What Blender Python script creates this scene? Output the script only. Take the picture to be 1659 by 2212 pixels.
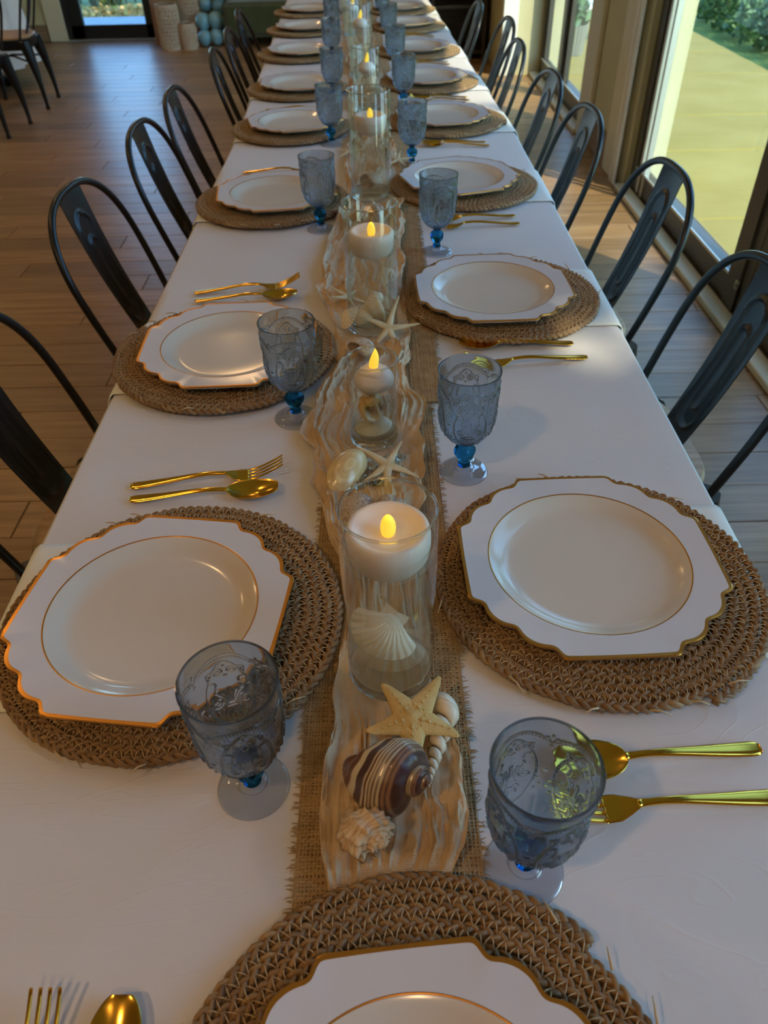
import bpy, math, random
import numpy as np
from mathutils import Matrix, Vector, Euler

random.seed(7)
rng = np.random.default_rng(7)
PI = math.pi
scene = bpy.context.scene
COL = scene.collection
for o in list(bpy.data.objects):
    bpy.data.objects.remove(o)

# ------------------------------------------------------------------ camera
cam_data = bpy.data.cameras.new('camera')
cam = bpy.data.objects.new('camera', cam_data)
COL.objects.link(cam)
scene.camera = cam
cam_data.sensor_fit = 'VERTICAL'
cam_data.sensor_height = 36.0
cam_data.sensor_width = 27.0
cam_data.lens = 36.0 * 1620.0 / 2212.0
cam.location = (0, 0, 1.36)
PITCH = math.radians(40.95)
ROLL = math.radians(-1.3)
cam.matrix_world = Matrix.Translation((0, 0, 1.36)) @ Matrix.Rotation(PI / 2 - PITCH, 4, 'X') @ Matrix.Rotation(ROLL, 4, 'Z')
cam_data.clip_start = 0.02
cam_data.clip_end = 200
cam_data.dof.use_dof = True
cam_data.dof.focus_distance = 0.80
cam_data.dof.aperture_fstop = 9.0

# ------------------------------------------------------------------ world, sun, exposure
SUN_DIR = Vector((0.625, -0.78, 0.93)).normalized()      # towards the sun
world = bpy.data.worlds.new('sky')
scene.world = world
world.use_nodes = True
wn = world.node_tree.nodes
wl = world.node_tree.links
wn.clear()
w_out = wn.new('ShaderNodeOutputWorld')
w_bg = wn.new('ShaderNodeBackground')
w_sky = wn.new('ShaderNodeTexSky')
w_sky.sky_type = 'NISHITA'
w_sky.sun_disc = False
w_sky.sun_elevation = math.asin(SUN_DIR.z)
w_sky.sun_rotation = math.atan2(SUN_DIR.x, SUN_DIR.y)
w_sky.air_density = 1.0
w_sky.dust_density = 0.6
w_sky.ozone_density = 1.5
w_bg.inputs['Strength'].default_value = 1.08
w_tint = wn.new('ShaderNodeVectorMath'); w_tint.operation = 'MULTIPLY'
w_tint.inputs[1].default_value = (.66, .95, 1.18)
wl.new(w_sky.outputs[0], w_tint.inputs[0])
wl.new(w_tint.outputs[0], w_bg.inputs[0])
wl.new(w_bg.outputs[0], w_out.inputs[0])

sun_data = bpy.data.lights.new('sun', 'SUN')
sun_data.energy = 7.0
sun_data.angle = math.radians(0.6)
sun_data.color = (1.0, 0.90, 0.70)
sun = bpy.data.objects.new('sun', sun_data)
COL.objects.link(sun)
sun.location = (8, -10, 12)
sun.rotation_euler = SUN_DIR.to_track_quat('Z', 'Y').to_euler()

LAMP_W = 6.0                                            # each recessed ceiling lamp

vs = scene.view_settings
vs.view_transform = 'Standard'
vs.look = 'None'
vs.exposure = -0.25
vs.gamma = 1.0
vs.use_curve_mapping = False
scene.cycles.use_denoising = True
scene.cycles.max_bounces = 9
scene.cycles.diffuse_bounces = 3
scene.cycles.glossy_bounces = 3
scene.cycles.transmission_bounces = 9
scene.cycles.transparent_max_bounces = 20
scene.cycles.use_adaptive_sampling = True
scene.cycles.adaptive_threshold = 0.10
scene.cycles.use_light_tree = False
scene.cycles.sample_clamp_indirect = 3.0
scene.cycles.blur_glossy = 1.0

# ------------------------------------------------------------------ mesh helpers
class MB:
    """collects vertices and faces of ONE part"""
    def __init__(self):
        self.v = []; self.f = []; self.n = 0
    def add(self, V, F):
        V = np.asarray(V, float).reshape(-1, 3)
        n = self.n
        self.v.append(V)
        if isinstance(F, np.ndarray):
            self.f.extend((F + n).tolist())
        else:
            self.f.extend([[i + n for i in f] for f in F])
        self.n += len(V)
        return self
    def grid(self, P, cu=False, cv=False, flip=False):
        P = np.asarray(P, float)
        nu, nv = P.shape[:2]
        idx = np.arange(nu * nv).reshape(nu, nv)
        if cu: idx = np.vstack([idx, idx[:1]])
        if cv: idx = np.hstack([idx, idx[:, :1]])
        a = idx[:-1, :-1].ravel(); b = idx[1:, :-1].ravel(); c = idx[1:, 1:].ravel(); d = idx[:-1, 1:].ravel()
        F = np.stack([a, d, c, b] if flip else [a, b, c, d], 1)
        return self.add(P.reshape(-1, 3), F)
    def box(self, c, s, bev=0.0):
        cx, cy, cz = c; sx, sy, sz = s[0] / 2, s[1] / 2, s[2] / 2
        if bev <= 0:
            V = [(cx + i * sx, cy + j * sy, cz + k * sz) for k in (-1, 1) for j in (-1, 1) for i in (-1, 1)]
            F = [(0, 2, 3, 1), (4, 5, 7, 6), (0, 1, 5, 4), (2, 6, 7, 3), (0, 4, 6, 2), (1, 3, 7, 5)]
            return self.add(V, F)
        b = min(bev, sx * .99, sy * .99, sz * .99)
        rings = []
        for z, ins in ((-sz, b), (-sz + b, 0), (sz - b, 0), (sz, b)):
            x, y = sx - ins, sy - ins
            bb = b * (1 if ins == 0 else .6)
            rings.append([(cx + p, cy + q, cz + z) for p, q in
                          ((-x + bb, -y), (x - bb, -y), (x, -y + bb), (x, y - bb), (x - bb, y), (-x + bb, y), (-x, y - bb), (-x, -y + bb))])
        n0 = self.n
        self.grid(np.array(rings), cv=True, flip=True)
        self.f.append([n0 + i for i in range(7, -1, -1)])
        self.f.append([n0 + 24 + i for i in range(8)])
        return self
    def lathe(self, prof, n=32, c=(0, 0, 0), close=False):
        prof = np.asarray(prof, float)
        t = np.arange(n) * 2 * PI / n
        P = np.zeros((len(prof), n, 3))
        P[:, :, 0] = c[0] + prof[:, :1] * np.cos(t)
        P[:, :, 1] = c[1] + prof[:, :1] * np.sin(t)
        P[:, :, 2] = c[2] + prof[:, 1:2]
        return self.grid(P, cu=close, cv=True, flip=True)
    def tube(self, path, rad, n=8, closed=False, flat=None, caps=True, up=(0, 0, 1)):
        path = np.asarray(path, float)
        N = len(path)
        rad = np.broadcast_to(np.asarray(rad, float), (N,)) if np.ndim(rad) <= 1 else rad
        if closed:
            T = np.roll(path, -1, 0) - np.roll(path, 1, 0)
        else:
            T = np.gradient(path, axis=0)
        T /= np.linalg.norm(T, axis=1)[:, None] + 1e-12
        U = np.zeros_like(T)
        u = np.asarray(up, float)
        if abs(u @ T[0]) > .95: u = np.array([1., 0, 0])
        for i in range(N):
            u = u - (u @ T[i]) * T[i]
            u = u / (np.linalg.norm(u) + 1e-12)
            U[i] = u
        S = np.cross(T, U)
        a = np.arange(n) * 2 * PI / n
        fl = 1.0 if flat is None else flat
        P = path[:, None, :] + rad[:, None, None] * (np.cos(a)[None, :, None] * S[:, None, :] + fl * np.sin(a)[None, :, None] * U[:, None, :])
        n0 = self.n
        self.grid(P, cu=closed, cv=True)
        if caps and not closed:
            self.f.append([n0 + i for i in range(n)])
            self.f.append([n0 + (N - 1) * n + i for i in range(n - 1, -1, -1)])
        return self
    def sphere(self, c, r, nu=10, nv=14, sc=(1, 1, 1)):
        a = np.linspace(0, PI, nu)
        prof = np.stack([np.sin(a) * r, -np.cos(a) * r], 1)
        t = np.arange(nv) * 2 * PI / nv
        P = np.zeros((nu, nv, 3))
        P[:, :, 0] = c[0] + prof[:, :1] * np.cos(t) * sc[0]
        P[:, :, 1] = c[1] + prof[:, :1] * np.sin(t) * sc[1]
        P[:, :, 2] = c[2] + prof[:, 1:2] * sc[2]
        return self.grid(P, cv=True, flip=True)
    def mesh(self, name, mat, smooth=True, uv=None, autosmooth=None):
        me = bpy.data.meshes.new(name)
        V = np.concatenate(self.v)
        me.from_pydata(V.tolist(), [], self.f)
        me.update()
        if mat: me.materials.append(mat)
        me.polygons.foreach_set('use_smooth', [smooth] * len(me.polygons))
        if autosmooth is not None and smooth:
            me.set_sharp_from_angle(angle=math.radians(autosmooth))
        if uv is not None:
            lay = me.uv_layers.new(name='UVMap')
            li = np.zeros(len(me.loops), int)
            me.loops.foreach_get('vertex_index', li)
            lay.data.foreach_set('uv', np.asarray(uv, float)[li].ravel())
        return me
    def build(self, name, mat, parent=None, smooth=True, uv=None, autosmooth=40):
        return link(name, self.mesh(name, mat, smooth, uv, autosmooth), parent)

def link(name, me, parent=None):
    o = bpy.data.objects.new(name, me)
    COL.objects.link(o)
    if parent is not None: o.parent = parent
    return o

def tag(o, label=None, cat=None, group=None, kind=None):
    if label: o['label'] = label
    if cat: o['category'] = cat
    if group: o['group'] = group
    if kind: o['kind'] = kind
    return o

def empty(name, loc=(0, 0, 0), rz=0.0):
    o = bpy.data.objects.new(name, None)
    COL.objects.link(o)
    o.empty_display_size = .05
    o.location = loc
    o.rotation_euler = (0, 0, rz)
    return o

def copy_tree(o, parent=None):
    kids = list(o.children)
    c = o.copy()
    COL.objects.link(c)
    c.parent = parent
    for k in kids: copy_tree(k, c)
    return c

ORD = ['nearest', 'second', 'third', 'fourth', 'fifth', 'sixth', 'seventh', 'eighth', 'ninth']

def bend(x, y):
    """the far tables stand slightly turned to the left"""
    return (x - max(0.0, y - 2.40) * 0.032, y)
BEND_A = math.radians(1.83)

# ------------------------------------------------------------------ material helpers
def newmat(name):
    m = bpy.data.materials.new(name)
    m.use_nodes = True
    nt = m.node_tree
    return m, nt, nt.nodes['Principled BSDF']

def N(nt, t, **kw):
    n = nt.nodes.new(t)
    for k, v in kw.items():
        if k in n.inputs: n.inputs[k].default_value = v
        else: setattr(n, k, v)
    return n

def coords(nt, kind='Object', scale=(1, 1, 1), rot=(0, 0, 0)):
    tc = N(nt, 'ShaderNodeTexCoord')
    mp = N(nt, 'ShaderNodeMapping')
    mp.inputs['Scale'].default_value = scale
    mp.inputs['Rotation'].default_value = rot
    nt.links.new(tc.outputs[kind], mp.inputs['Vector'])
    return mp.outputs['Vector']

def ramp(nt, fac, stops):
    r = N(nt, 'ShaderNodeValToRGB')
    e = r.color_ramp.elements
    while len(e) < len(stops): e.new(0.5)
    for el, (p, c) in zip(e, stops):
        el.position = p
        el.color = (*c, 1) if len(c) == 3 else c
    nt.links.new(fac, r.inputs[0])
    return r.outputs[0]

def bump(nt, b, height, strength=.3, dist=.002):
    bn = N(nt, 'ShaderNodeBump')
    bn.inputs['Strength'].default_value = strength
    bn.inputs['Distance'].default_value = dist
    nt.links.new(height, bn.inputs['Height'])
    nt.links.new(bn.outputs[0], b.inputs['Normal'])

def pm(name, col, rough=.5, metal=0.0, col2=None, nscale=20, stretch=(1, 1, 1), lo=.35, hi=.65, bstr=0, bscale=200, bdist=.001,
       bstretch=(1, 1, 1), spec=.5, coat=0, sss=0, sheen=0, rand=0.0, ck='Object', detail=3):
    m, nt, b = newmat(name)
    b.inputs['Base Color'].default_value = (*col, 1)
    b.inputs['Roughness'].default_value = rough
    b.inputs['Metallic'].default_value = metal
    b.inputs['Specular IOR Level'].default_value = spec
    if coat:
        b.inputs['Coat Weight'].default_value = coat
        b.inputs['Coat Roughness'].default_value = .08
    if sheen:
        b.inputs['Sheen Weight'].default_value = sheen
        b.inputs['Sheen Roughness'].default_value = .5
    if sss:
        b.inputs['Subsurface Weight'].default_value = sss
        b.inputs['Subsurface Radius'].default_value = (.01, .006, .004)
        b.inputs['Subsurface Scale'].default_value = 1.0
    out = None
    if col2 is not None:
        nz = N(nt, 'ShaderNodeTexNoise', Scale=nscale, Detail=detail)
        nt.links.new(coords(nt, ck, stretch), nz.inputs['Vector'])
        out = ramp(nt, nz.outputs['Fac'], [(lo, col), (hi, col2)])
    if rand:
        oi = N(nt, 'ShaderNodeObjectInfo')
        hs = N(nt, 'ShaderNodeHueSaturation')
        mr = N(nt, 'ShaderNodeMapRange')
        mr.inputs['To Min'].default_value = 1 - rand
        mr.inputs['To Max'].default_value = 1 + rand
        nt.links.new(oi.outputs['Random'], mr.inputs['Value'])
        nt.links.new(mr.outputs[0], hs.inputs['Value'])
        if out is not None: nt.links.new(out, hs.inputs['Color'])
        else: hs.inputs['Color'].default_value = (*col, 1)
        out = hs.outputs[0]
    if out is not None: nt.links.new(out, b.inputs['Base Color'])
    if bstr:
        nz = N(nt, 'ShaderNodeTexNoise', Scale=bscale, Detail=2)
        nt.links.new(coords(nt, ck, bstretch), nz.inputs['Vector'])
        bump(nt, b, nz.outputs['Fac'], bstr, bdist)
    return m

def glassmat(name, col, ior=1.45, rough=0.0, clear=0.0):
    """glass; 'clear' lets that share of the light straight through"""
    m, nt, b = newmat(name)
    nt.nodes.remove(b)
    out = nt.nodes['Material Output']
    g = N(nt, 'ShaderNodeBsdfGlass', IOR=ior, Roughness=rough)
    g.inputs['Color'].default_value = (*col, 1)
    sh = g.outputs[0]
    if clear:
        t = N(nt, 'ShaderNodeBsdfTransparent')
        t.inputs['Color'].default_value = (*col, 1)
        mx = N(nt, 'ShaderNodeMixShader')
        mx.inputs[0].default_value = clear
        nt.links.new(sh, mx.inputs[1]); nt.links.new(t.outputs[0], mx.inputs[2])
        sh = mx.outputs[0]
    nt.links.new(sh, out.inputs[0])
    return m

def thinmat(name, col, ior=1.45, rough=0.0, boost=1.0):
    """thin pane: straight-through light plus the surface's mirror reflection"""
    m, nt, b = newmat(name)
    nt.nodes.remove(b)
    out = nt.nodes['Material Output']
    fr = N(nt, 'ShaderNodeFresnel', IOR=ior)
    t = N(nt, 'ShaderNodeBsdfTransparent')
    t.inputs['Color'].default_value = (*col, 1)
    g = N(nt, 'ShaderNodeBsdfGlossy', Roughness=rough)
    g.inputs['Color'].default_value = (1, 1, 1, 1)
    mu = N(nt, 'ShaderNodeMath', operation='MULTIPLY')
    ge = N(nt, 'ShaderNodeNewGeometry')
    iv = N(nt, 'ShaderNodeMath', operation='MULTIPLY_ADD')
    iv.inputs[1].default_value = -boost; iv.inputs[2].default_value = boost
    nt.links.new(ge.outputs['Backfacing'], iv.inputs[0])
    nt.links.new(fr.outputs[0], mu.inputs[0]); nt.links.new(iv.outputs[0], mu.inputs[1])
    mx = N(nt, 'ShaderNodeMixShader')
    nt.links.new(mu.outputs[0], mx.inputs[0])
    nt.links.new(t.outputs[0], mx.inputs[1]); nt.links.new(g.outputs[0], mx.inputs[2])
    nt.links.new(mx.outputs[0], out.inputs[0])
    return m

def emit(name, col, strength):
    m, nt, b = newmat(name)
    b.inputs['Base Color'].default_value = (*col, 1)
    b.inputs['Emission Color'].default_value = (*col, 1)
    b.inputs['Emission Strength'].default_value = strength
    return m
# ------------------------------------------------------------------ structure materials
def wood_floor_mat():
    m, nt, b = newmat('floor_wood')
    tc = N(nt, 'ShaderNodeTexCoord'); oi = N(nt, 'ShaderNodeObjectInfo')
    mul = N(nt, 'ShaderNodeVectorMath', operation='MULTIPLY_ADD')
    cmb = N(nt, 'ShaderNodeCombineXYZ')
    for k in range(3): nt.links.new(oi.outputs['Random'], cmb.inputs[k])
    nt.links.new(cmb.outputs[0], mul.inputs[0])
    mul.inputs[1].default_value = (37, 23, 11)
    nt.links.new(tc.outputs['Object'], mul.inputs[2])
    mp = N(nt, 'ShaderNodeMapping'); mp.inputs['Scale'].default_value = (1.2, 22, 4)
    nt.links.new(mul.outputs[0], mp.inputs['Vector'])
    nz = N(nt, 'ShaderNodeTexNoise', Scale=2.2, Detail=4, Roughness=.62)
    nt.links.new(mp.outputs[0], nz.inputs['Vector'])
    c = ramp(nt, nz.outputs['Fac'], [(.25, (.19, .105, .040)), (.5, (.31, .180, .078)), (.75, (.41, .255, .12))])
    hs = N(nt, 'ShaderNodeHueSaturation'); mr = N(nt, 'ShaderNodeMapRange')
    mr.inputs['To Min'].default_value = .78; mr.inputs['To Max'].default_value = 1.2
    nt.links.new(oi.outputs['Random'], mr.inputs['Value']); nt.links.new(mr.outputs[0], hs.inputs['Value'])
    nt.links.new(c, hs.inputs['Color']); nt.links.new(hs.outputs[0], b.inputs['Base Color'])
    b.inputs['Roughness'].default_value = .37
    b.inputs['Specular IOR Level'].default_value = .55
    bump(nt, b, nz.outputs['Fac'], .25, .0015)
    return m
M_FLOOR = wood_floor_mat()
M_GROUT = pm('floor_grout', (.07, .055, .04), .8)
M_WALL = pm('wall_paint', (.52, .48, .28), .75, col2=(.49, .45, .26), nscale=3)
M_CEIL = pm('ceiling_paint', (.80, .76, .68), .8)
M_TRIM = pm('trim_paint', (.66, .60, .42), .5)
M_TRIM_SUN = pm('trim_sunlit', (.78, .74, .62), .45)  # cream trim lightened, sunlight put into the colour
M_BASEB = pm('baseboard_wood', (.20, .13, .075), .5, col2=(.26, .17, .10), nscale=8, stretch=(1, 1, 12))
M_BRONZE = pm('window_bronze', (.075, .066, .050), .38, metal=.35)
M_BLACKF = pm('door_black', (.010, .012, .012), .4)
M_ALU = pm('track_aluminium', (.55, .55, .48), .35, metal=.6)
M_PANE = thinmat('window_glass', (.95, .96, .90), boost=.9)
M_PANE2 = thinmat('door_glass', (.93, .97, .97), boost=.7)

X0, X1, Y0, Y1, ZC = -5.2, 1.33, -3.0, 9.15, 2.9

# ------------------------------------------------------------------ floor with its planks
fl = MB().box(((X0 + X1) / 2 + .1, (Y0 + Y1) / 2, -.056), (X1 - X0 + .3, Y1 - Y0, .1)).build('floor', M_GROUT, smooth=False)
tag(fl, 'brown wood-look plank floor of the dining room', kind='structure')

def to_px(x, y, z):
    f = Vector((0, math.cos(PITCH), -math.sin(PITCH))); u = Vector((0, math.sin(PITCH), math.cos(PITCH)))
    v = Vector((x, y, z - 1.36)); d = v @ f
    if d < .05: return None
    return (829.5 + 1620 * v.x / d, 1106 - 1620 * (v @ u) / d, d)

PW, PL, GAP = .155, 1.22, .0035
plank_mesh = {}
def plank_me(L):
    k = round(L, 3)
    if k not in plank_mesh:
        plank_mesh[k] = MB().box((0, 0, -.005), (L, PW - GAP, .010), .0012).mesh('plank', M_FLOOR, smooth=False)
    return plank_mesh[k]
planks = []
row = 0
y = Y0 + PW / 2
while y < Y1 - .02:
    x = X0 - [.0, .45, .82, .2, .63][row % 5] - random.uniform(0, .1)
    while x < X1:
        a, b_ = max(x, X0), min(x + PL, X1)
        if b_ - a > .03: planks.append(((a + b_) / 2, y, b_ - a - GAP))
        x += PL
    y += PW; row += 1
def plank_rank(p):
    vis = 0; dmin = 99
    for dx in (-.45, 0, .45):
        q = to_px(p[0] + dx * p[2], p[1], 0)
        if q and -60 < q[0] < 1720 and -10 < q[1] < 2230:
            hid = abs(p[0] + dx * p[2]) < .42 and p[1] < 6 or (q[1] > 1200)
            # hidden below the table top as seen from the lens
            t = .60 / 1.36
            tx, ty = (p[0] + dx * p[2]) * t, p[1] * t
            if -.41 < tx < .40 and ty < 5.2: hid = True
            if not hid: vis += 1; dmin = min(dmin, q[2])
    return dmin if vis else 99
ranked = sorted(planks, key=plank_rank)
rest = MB()
for i, (px, py, L) in enumerate(ranked):
    if i < 300 and plank_rank((px, py, L)) < 90:
        o = link('plank', plank_me(L), fl); o.location = (px, py, 0)
    else:
        rest.box((px, py, -.005), (L, PW - GAP, .010))
tag(rest.build('plank_field', M_FLOOR, fl, smooth=False), kind='stuff')

# ------------------------------------------------------------------ walls and ceiling
def struct(name, mb, mat, label=None, parent=None, smooth=False):
    o = mb.build(name, mat, parent, smooth=smooth)
    if parent is None: tag(o, label, kind='structure')
    return o
def span(x0, x1, y0, y1, z0, z1, bev=0):
    return ((x0 + x1) / 2, (y0 + y1) / 2, (z0 + z1) / 2), (x1 - x0, y1 - y0, z1 - z0), bev
W2 = X1 + .2
struct('ceiling', MB().box(*span(X0, W2, Y0, Y1 + .2, ZC, ZC + .15)), M_CEIL, 'pale ceiling over the dining room')
struct('wall_left', MB().box(*span(X0 - .2, X0, Y0, Y1, -.1, ZC)), M_WALL, 'cream wall on the far left of the room')
struct('wall_front', MB().box(*span(X0, W2, Y0 - .2, Y0, -.1, ZC)), M_WALL, 'cream wall behind the near table end')
DX0, DX1, DH = -3.17, -2.20, 2.15
wb = MB().box(*span(X0, DX0, Y1, Y1 + .2, -.1, ZC)).box(*span(DX1, W2, Y1, Y1 + .2, -.1, ZC)).box(*span(DX0, DX1, Y1, Y1 + .2, DH, ZC))
struct('wall_back', wb, M_WALL, 'cream wall at the back around the glass door')
HEAD = 2.62
WIN = [(5.28, 7.06), (2.60, 4.20), (1.00, 2.60), (-.55, .45)]
wr = MB().box(*span(X1, W2, 4.20, 5.28, -.1, HEAD)).box(*span(X1, W2, .45, 1.00, -.1, HEAD)).box(*span(X1, W2, Y0, -.55, -.1, HEAD))
wr.box(*span(X1, W2, Y0, 7.06, HEAD, ZC)).box(*span(1.03, W2, 7.06, 7.26, -.1, ZC)).box(*span(1.03, 1.23, 7.26, Y1, -.1, ZC))
struct('wall_right', wr, M_WALL, 'cream window wall with piers between the glass doors')
bb = MB().box(*span(X0, DX0 - .17, Y1 - .018, Y1, 0, .15, .004)).box(*span(DX1 + .13, 1.03, Y1 - .018, Y1, 0, .15, .004))
struct('baseboard_back', bb, M_BASEB, 'brown wooden baseboard along the back wall')
bb = MB().box(*span(X1 - .016, X1, 4.56, 5.03, 0, .17, .004)).box(*span(X1 - .016, X1, .47, .98, 0, .17, .004))
struct('baseboard_right', bb, M_BASEB, 'brown baseboard at the foot of the window pier')
# casings
struct('trim_1', MB().box(*span(DX0 - .17, DX0 + .01, Y1 - .03, Y1 + .01, 0, DH + .15, .004)), M_TRIM, 'wide cream casing board left of the black glass door')
struct('trim_2', MB().box(*span(X1 - .03, X1, 5.03, 5.30, 0, HEAD, .006)), M_TRIM, 'cream casing on the far side of the window pier')
t3 = struct('trim_3', MB().box(*span(X1 - .03, X1, 4.33, 4.56, 0, HEAD, .006)), M_TRIM, 'cream casing with strips coloured paler for sunlit edges on the near side of the window pier')
struct('sunlit_strip', MB().box(*span(X1 - .045, X1 - .03, 4.30, 4.34, 0, HEAD, .006)), M_TRIM_SUN, parent=t3)  # strips in lightened trim paint stand for the casing's sunlit edges
struct('sunlit_strip', MB().box(*span(X1 - .045, X1 - .03, 4.24, 4.28, 0, HEAD, .006)), M_TRIM_SUN, parent=t3)
struct('trim_4', MB().box(*span(1.03, 1.15, 7.02, 7.06, 0, ZC, .005)), M_TRIM_SUN, 'cream post coloured paler for sunlight at the far end of the window wall')  # cream post, its sunlight put into the paler paint
struct('trim_5', MB().box(*span(X1 - .05, X1 + .02, -.55, .45, 0, .028, .004)).box(*span(X1 - .05, X1 + .02, 1.0, 4.2, 0, .028, .004)).box(*span(X1 - .05, X1 + .02, 5.28, 7.06, 0, .028, .004)),
       M_TRIM, 'cream floor track below the glass doors')

def window(n, y0, y1, label, mull):
    xa, xb = X1 + .03, X1 + .09
    f = MB()
    for a, b_ in ((y0, y0 + .085), (y1 - .085, y1)): f.box(*span(xa, xb, a, b_, .02, HEAD, .004))
    f.box(*span(xa, xb, y0, y1, HEAD - .09, HEAD, .004)).box(*span(X1, X1 + .15, y0, y1, 0, .025, .003))
    w = struct('window_%d' % n, f, M_BRONZE, label)
    ys = [y0 + .085] + [m for m in mull] + [y1 - .085]
    for m in mull: struct('mullion', MB().box(*span(xa - .01, xb - .01, m - .055, m + .055, .02, HEAD - .05, .004)), M_BRONZE, parent=w)
    for i in range(len(ys) - 1):
        a, b_ = ys[i] + (.055 if i else 0), ys[i + 1] - (.055 if i < len(mull) else 0)
        struct('bottom_rail', MB().box(*span(xa, xb, a, b_, .026, .125, .004)), M_BRONZE, parent=w)
        struct('glazing_bead', MB().box(*span(xa - .006, xa + .004, a, b_, .125, .137, .002)), M_ALU, parent=w)
        struct('stile', MB().box(*span(xa + .012, xb - .012, a, a + .045, .125, HEAD - .09, .003)).box(*span(xa + .012, xb - .012, b_ - .045, b_, .125, HEAD - .09, .003)), M_BRONZE, parent=w)
        struct('pane', MB().box(*span(X1 + .058, X1 + .064, a + .04, b_ - .04, .12, HEAD - .08)), M_PANE, parent=w)
    return w
window(1, *WIN[0], 'bronze framed glass doors beyond the pier, farthest along the window wall', [6.25])
w2 = window(2, *WIN[1], 'bronze framed glass door just in front of the pier', [2.72])
struct('door_channel', MB().box(*span(X1 + .02, X1 + .05, 4.02, 4.045, .03, HEAD - .1, .003)).box(*span(X1 + .02, X1 + .05, 3.955, 3.975, .03, HEAD - .1, .003)), M_ALU, parent=w2)
window(3, *WIN[2], 'bronze framed glass door beside the near right chair', [1.8])

window(4, *WIN[3], 'unseen bronze framed glass door added for daylight at the near table end', [])  # unseen door bay, added to bring daylight onto the near right

# ------------------------------------------------------------------ back door
f = MB()
f.box(*span(DX0, DX0 + .06, Y1 + .0, Y1 + .10, 0, DH, .004)).box(*span(DX1 - .06, DX1, Y1, Y1 + .10, 0, DH, .004)).box(*span(DX0, DX1, Y1, Y1 + .10, DH - .06, DH, .004))
d1 = struct('door_1', f, M_BLACKF, 'black framed glass door in the back wall')
struct('door_leaf', MB().box(*span(DX0 + .06, DX0 + .19, Y1 + .02, Y1 + .07, .01, DH - .06, .004)).box(*span(DX1 - .14, DX1 - .06, Y1 + .02, Y1 + .07, .01, DH - .06, .004))
       .box(*span(DX0 + .06, DX1 - .06, Y1 + .02, Y1 + .07, .012, .135, .004)).box(*span(DX0 + .06, DX1 - .06, Y1 + .02, Y1 + .07, DH - .2, DH - .06, .004)), M_BLACKF, parent=d1)
struct('threshold', MB().box(*span(DX0, DX1, Y1 - .02, Y1 + .14, 0, .012, .003)), M_ALU, parent=d1)
struct('pane', MB().box(*span(DX0 + .18, DX1 - .13, Y1 + .042, Y1 + .048, .13, DH - .19)), M_PANE2, parent=d1)
struct('door_handle', MB().tube([(DX1 - .1, Y1 - .03, .95), (DX1 - .1, Y1 - .03, 1.15)], .009, 10).tube([(DX1 - .1, Y1 - .03, .98), (DX1 - .1, Y1 + .02, .98)], .007, 8).tube([(DX1 - .1, Y1 - .03, 1.12), (DX1 - .1, Y1 + .02, 1.12)], .007, 8), M_ALU, parent=d1)

# ------------------------------------------------------------------ ceiling lamps (out of the frame, they light the table)
M_LENS = emit('lamp_lens', (1.0, .66, .34), 14.0)
M_RING = pm('lamp_ring', (.75, .73, .7), .4)
ring_me = MB().lathe([(.062, 0), (.085, -.004), (.088, .006), (.062, .012)], 28, close=True).mesh('trim_ring', M_RING)
lens_me = MB().lathe([(.0005, .002), (.06, .002), (.06, .008), (.0005, .008)], 24).mesh('lens', M_LENS)
for i, (lx, ly, nm, kw) in enumerate([(-1.05, -.7, 'left behind the near table end', 2.3), (.05, -1.1, 'straight behind the near table end', 1.3), (-1.25, 1.8, 'left of the near table', .75), (-1.25, 3.8, 'left of the middle table', .75), (-1.25, 5.8, 'left of the far table end', 1.2),
                              (-3.2, .6, 'over the near open floor', 1.5), (-3.2, 3.0, 'over the middle of the open floor', 1.5), (-3.2, 5.6, 'over the side table', 1.4), (-1.6, 8.2, 'in front of the green sofa', 1.2)]):
    r = empty('ceiling_lamp', (lx, ly, ZC - .012))
    tag(r, 'round recessed ceiling lamp ' + nm, 'ceiling lamp', 'recessed ceiling lamps')
    link('trim_ring', ring_me, r); link('lens', lens_me, r)
    ld = bpy.data.lights.new('lamp_light', 'AREA'); ld.shape = 'DISK'; ld.size = .12; ld.energy = LAMP_W * kw; ld.color = (1.0, .60, .27)
    lo = bpy.data.objects.new('lamp_light', ld); COL.objects.link(lo); lo.parent = r; lo.location = (0, 0, -.012)
# ------------------------------------------------------------------ outdoors
M_CONC = pm('patio_concrete', (.26, .205, .036), .85, col2=(.30, .245, .06), nscale=2.5, bstr=.4, bscale=30, bdist=.004, rand=.06)
M_JOINT = pm('patio_joint', (.13, .11, .07), .9)
M_GRASS = pm('lawn_grass', (.10, .19, .035), .8, col2=(.20, .28, .06), nscale=6, bstr=.6, bscale=60, bdist=.02)
M_LEAF = pm('hedge_leaf', (.045, .12, .04), .55, col2=(.11, .20, .06), nscale=4)
M_LEAF2 = pm('bush_leaf', (.24, .26, .05), .6, col2=(.42, .36, .08), nscale=5)
M_LITTER = pm('fallen_leaves', (.50, .26, .07), .8, col2=(.62, .42, .16), nscale=7)
M_BARK = pm('tree_bark', (.12, .085, .06), .9, bstr=.7, bscale=30, bdist=.02)
M_PAVE = pm('court_paving', (.30, .34, .38), .8, col2=(.36, .40, .44), nscale=6)
M_RAIL = pm('fence_metal', (.06, .07, .09), .5)
M_WHITE = pm('patio_white', (.78, .76, .66), .5)

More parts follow.
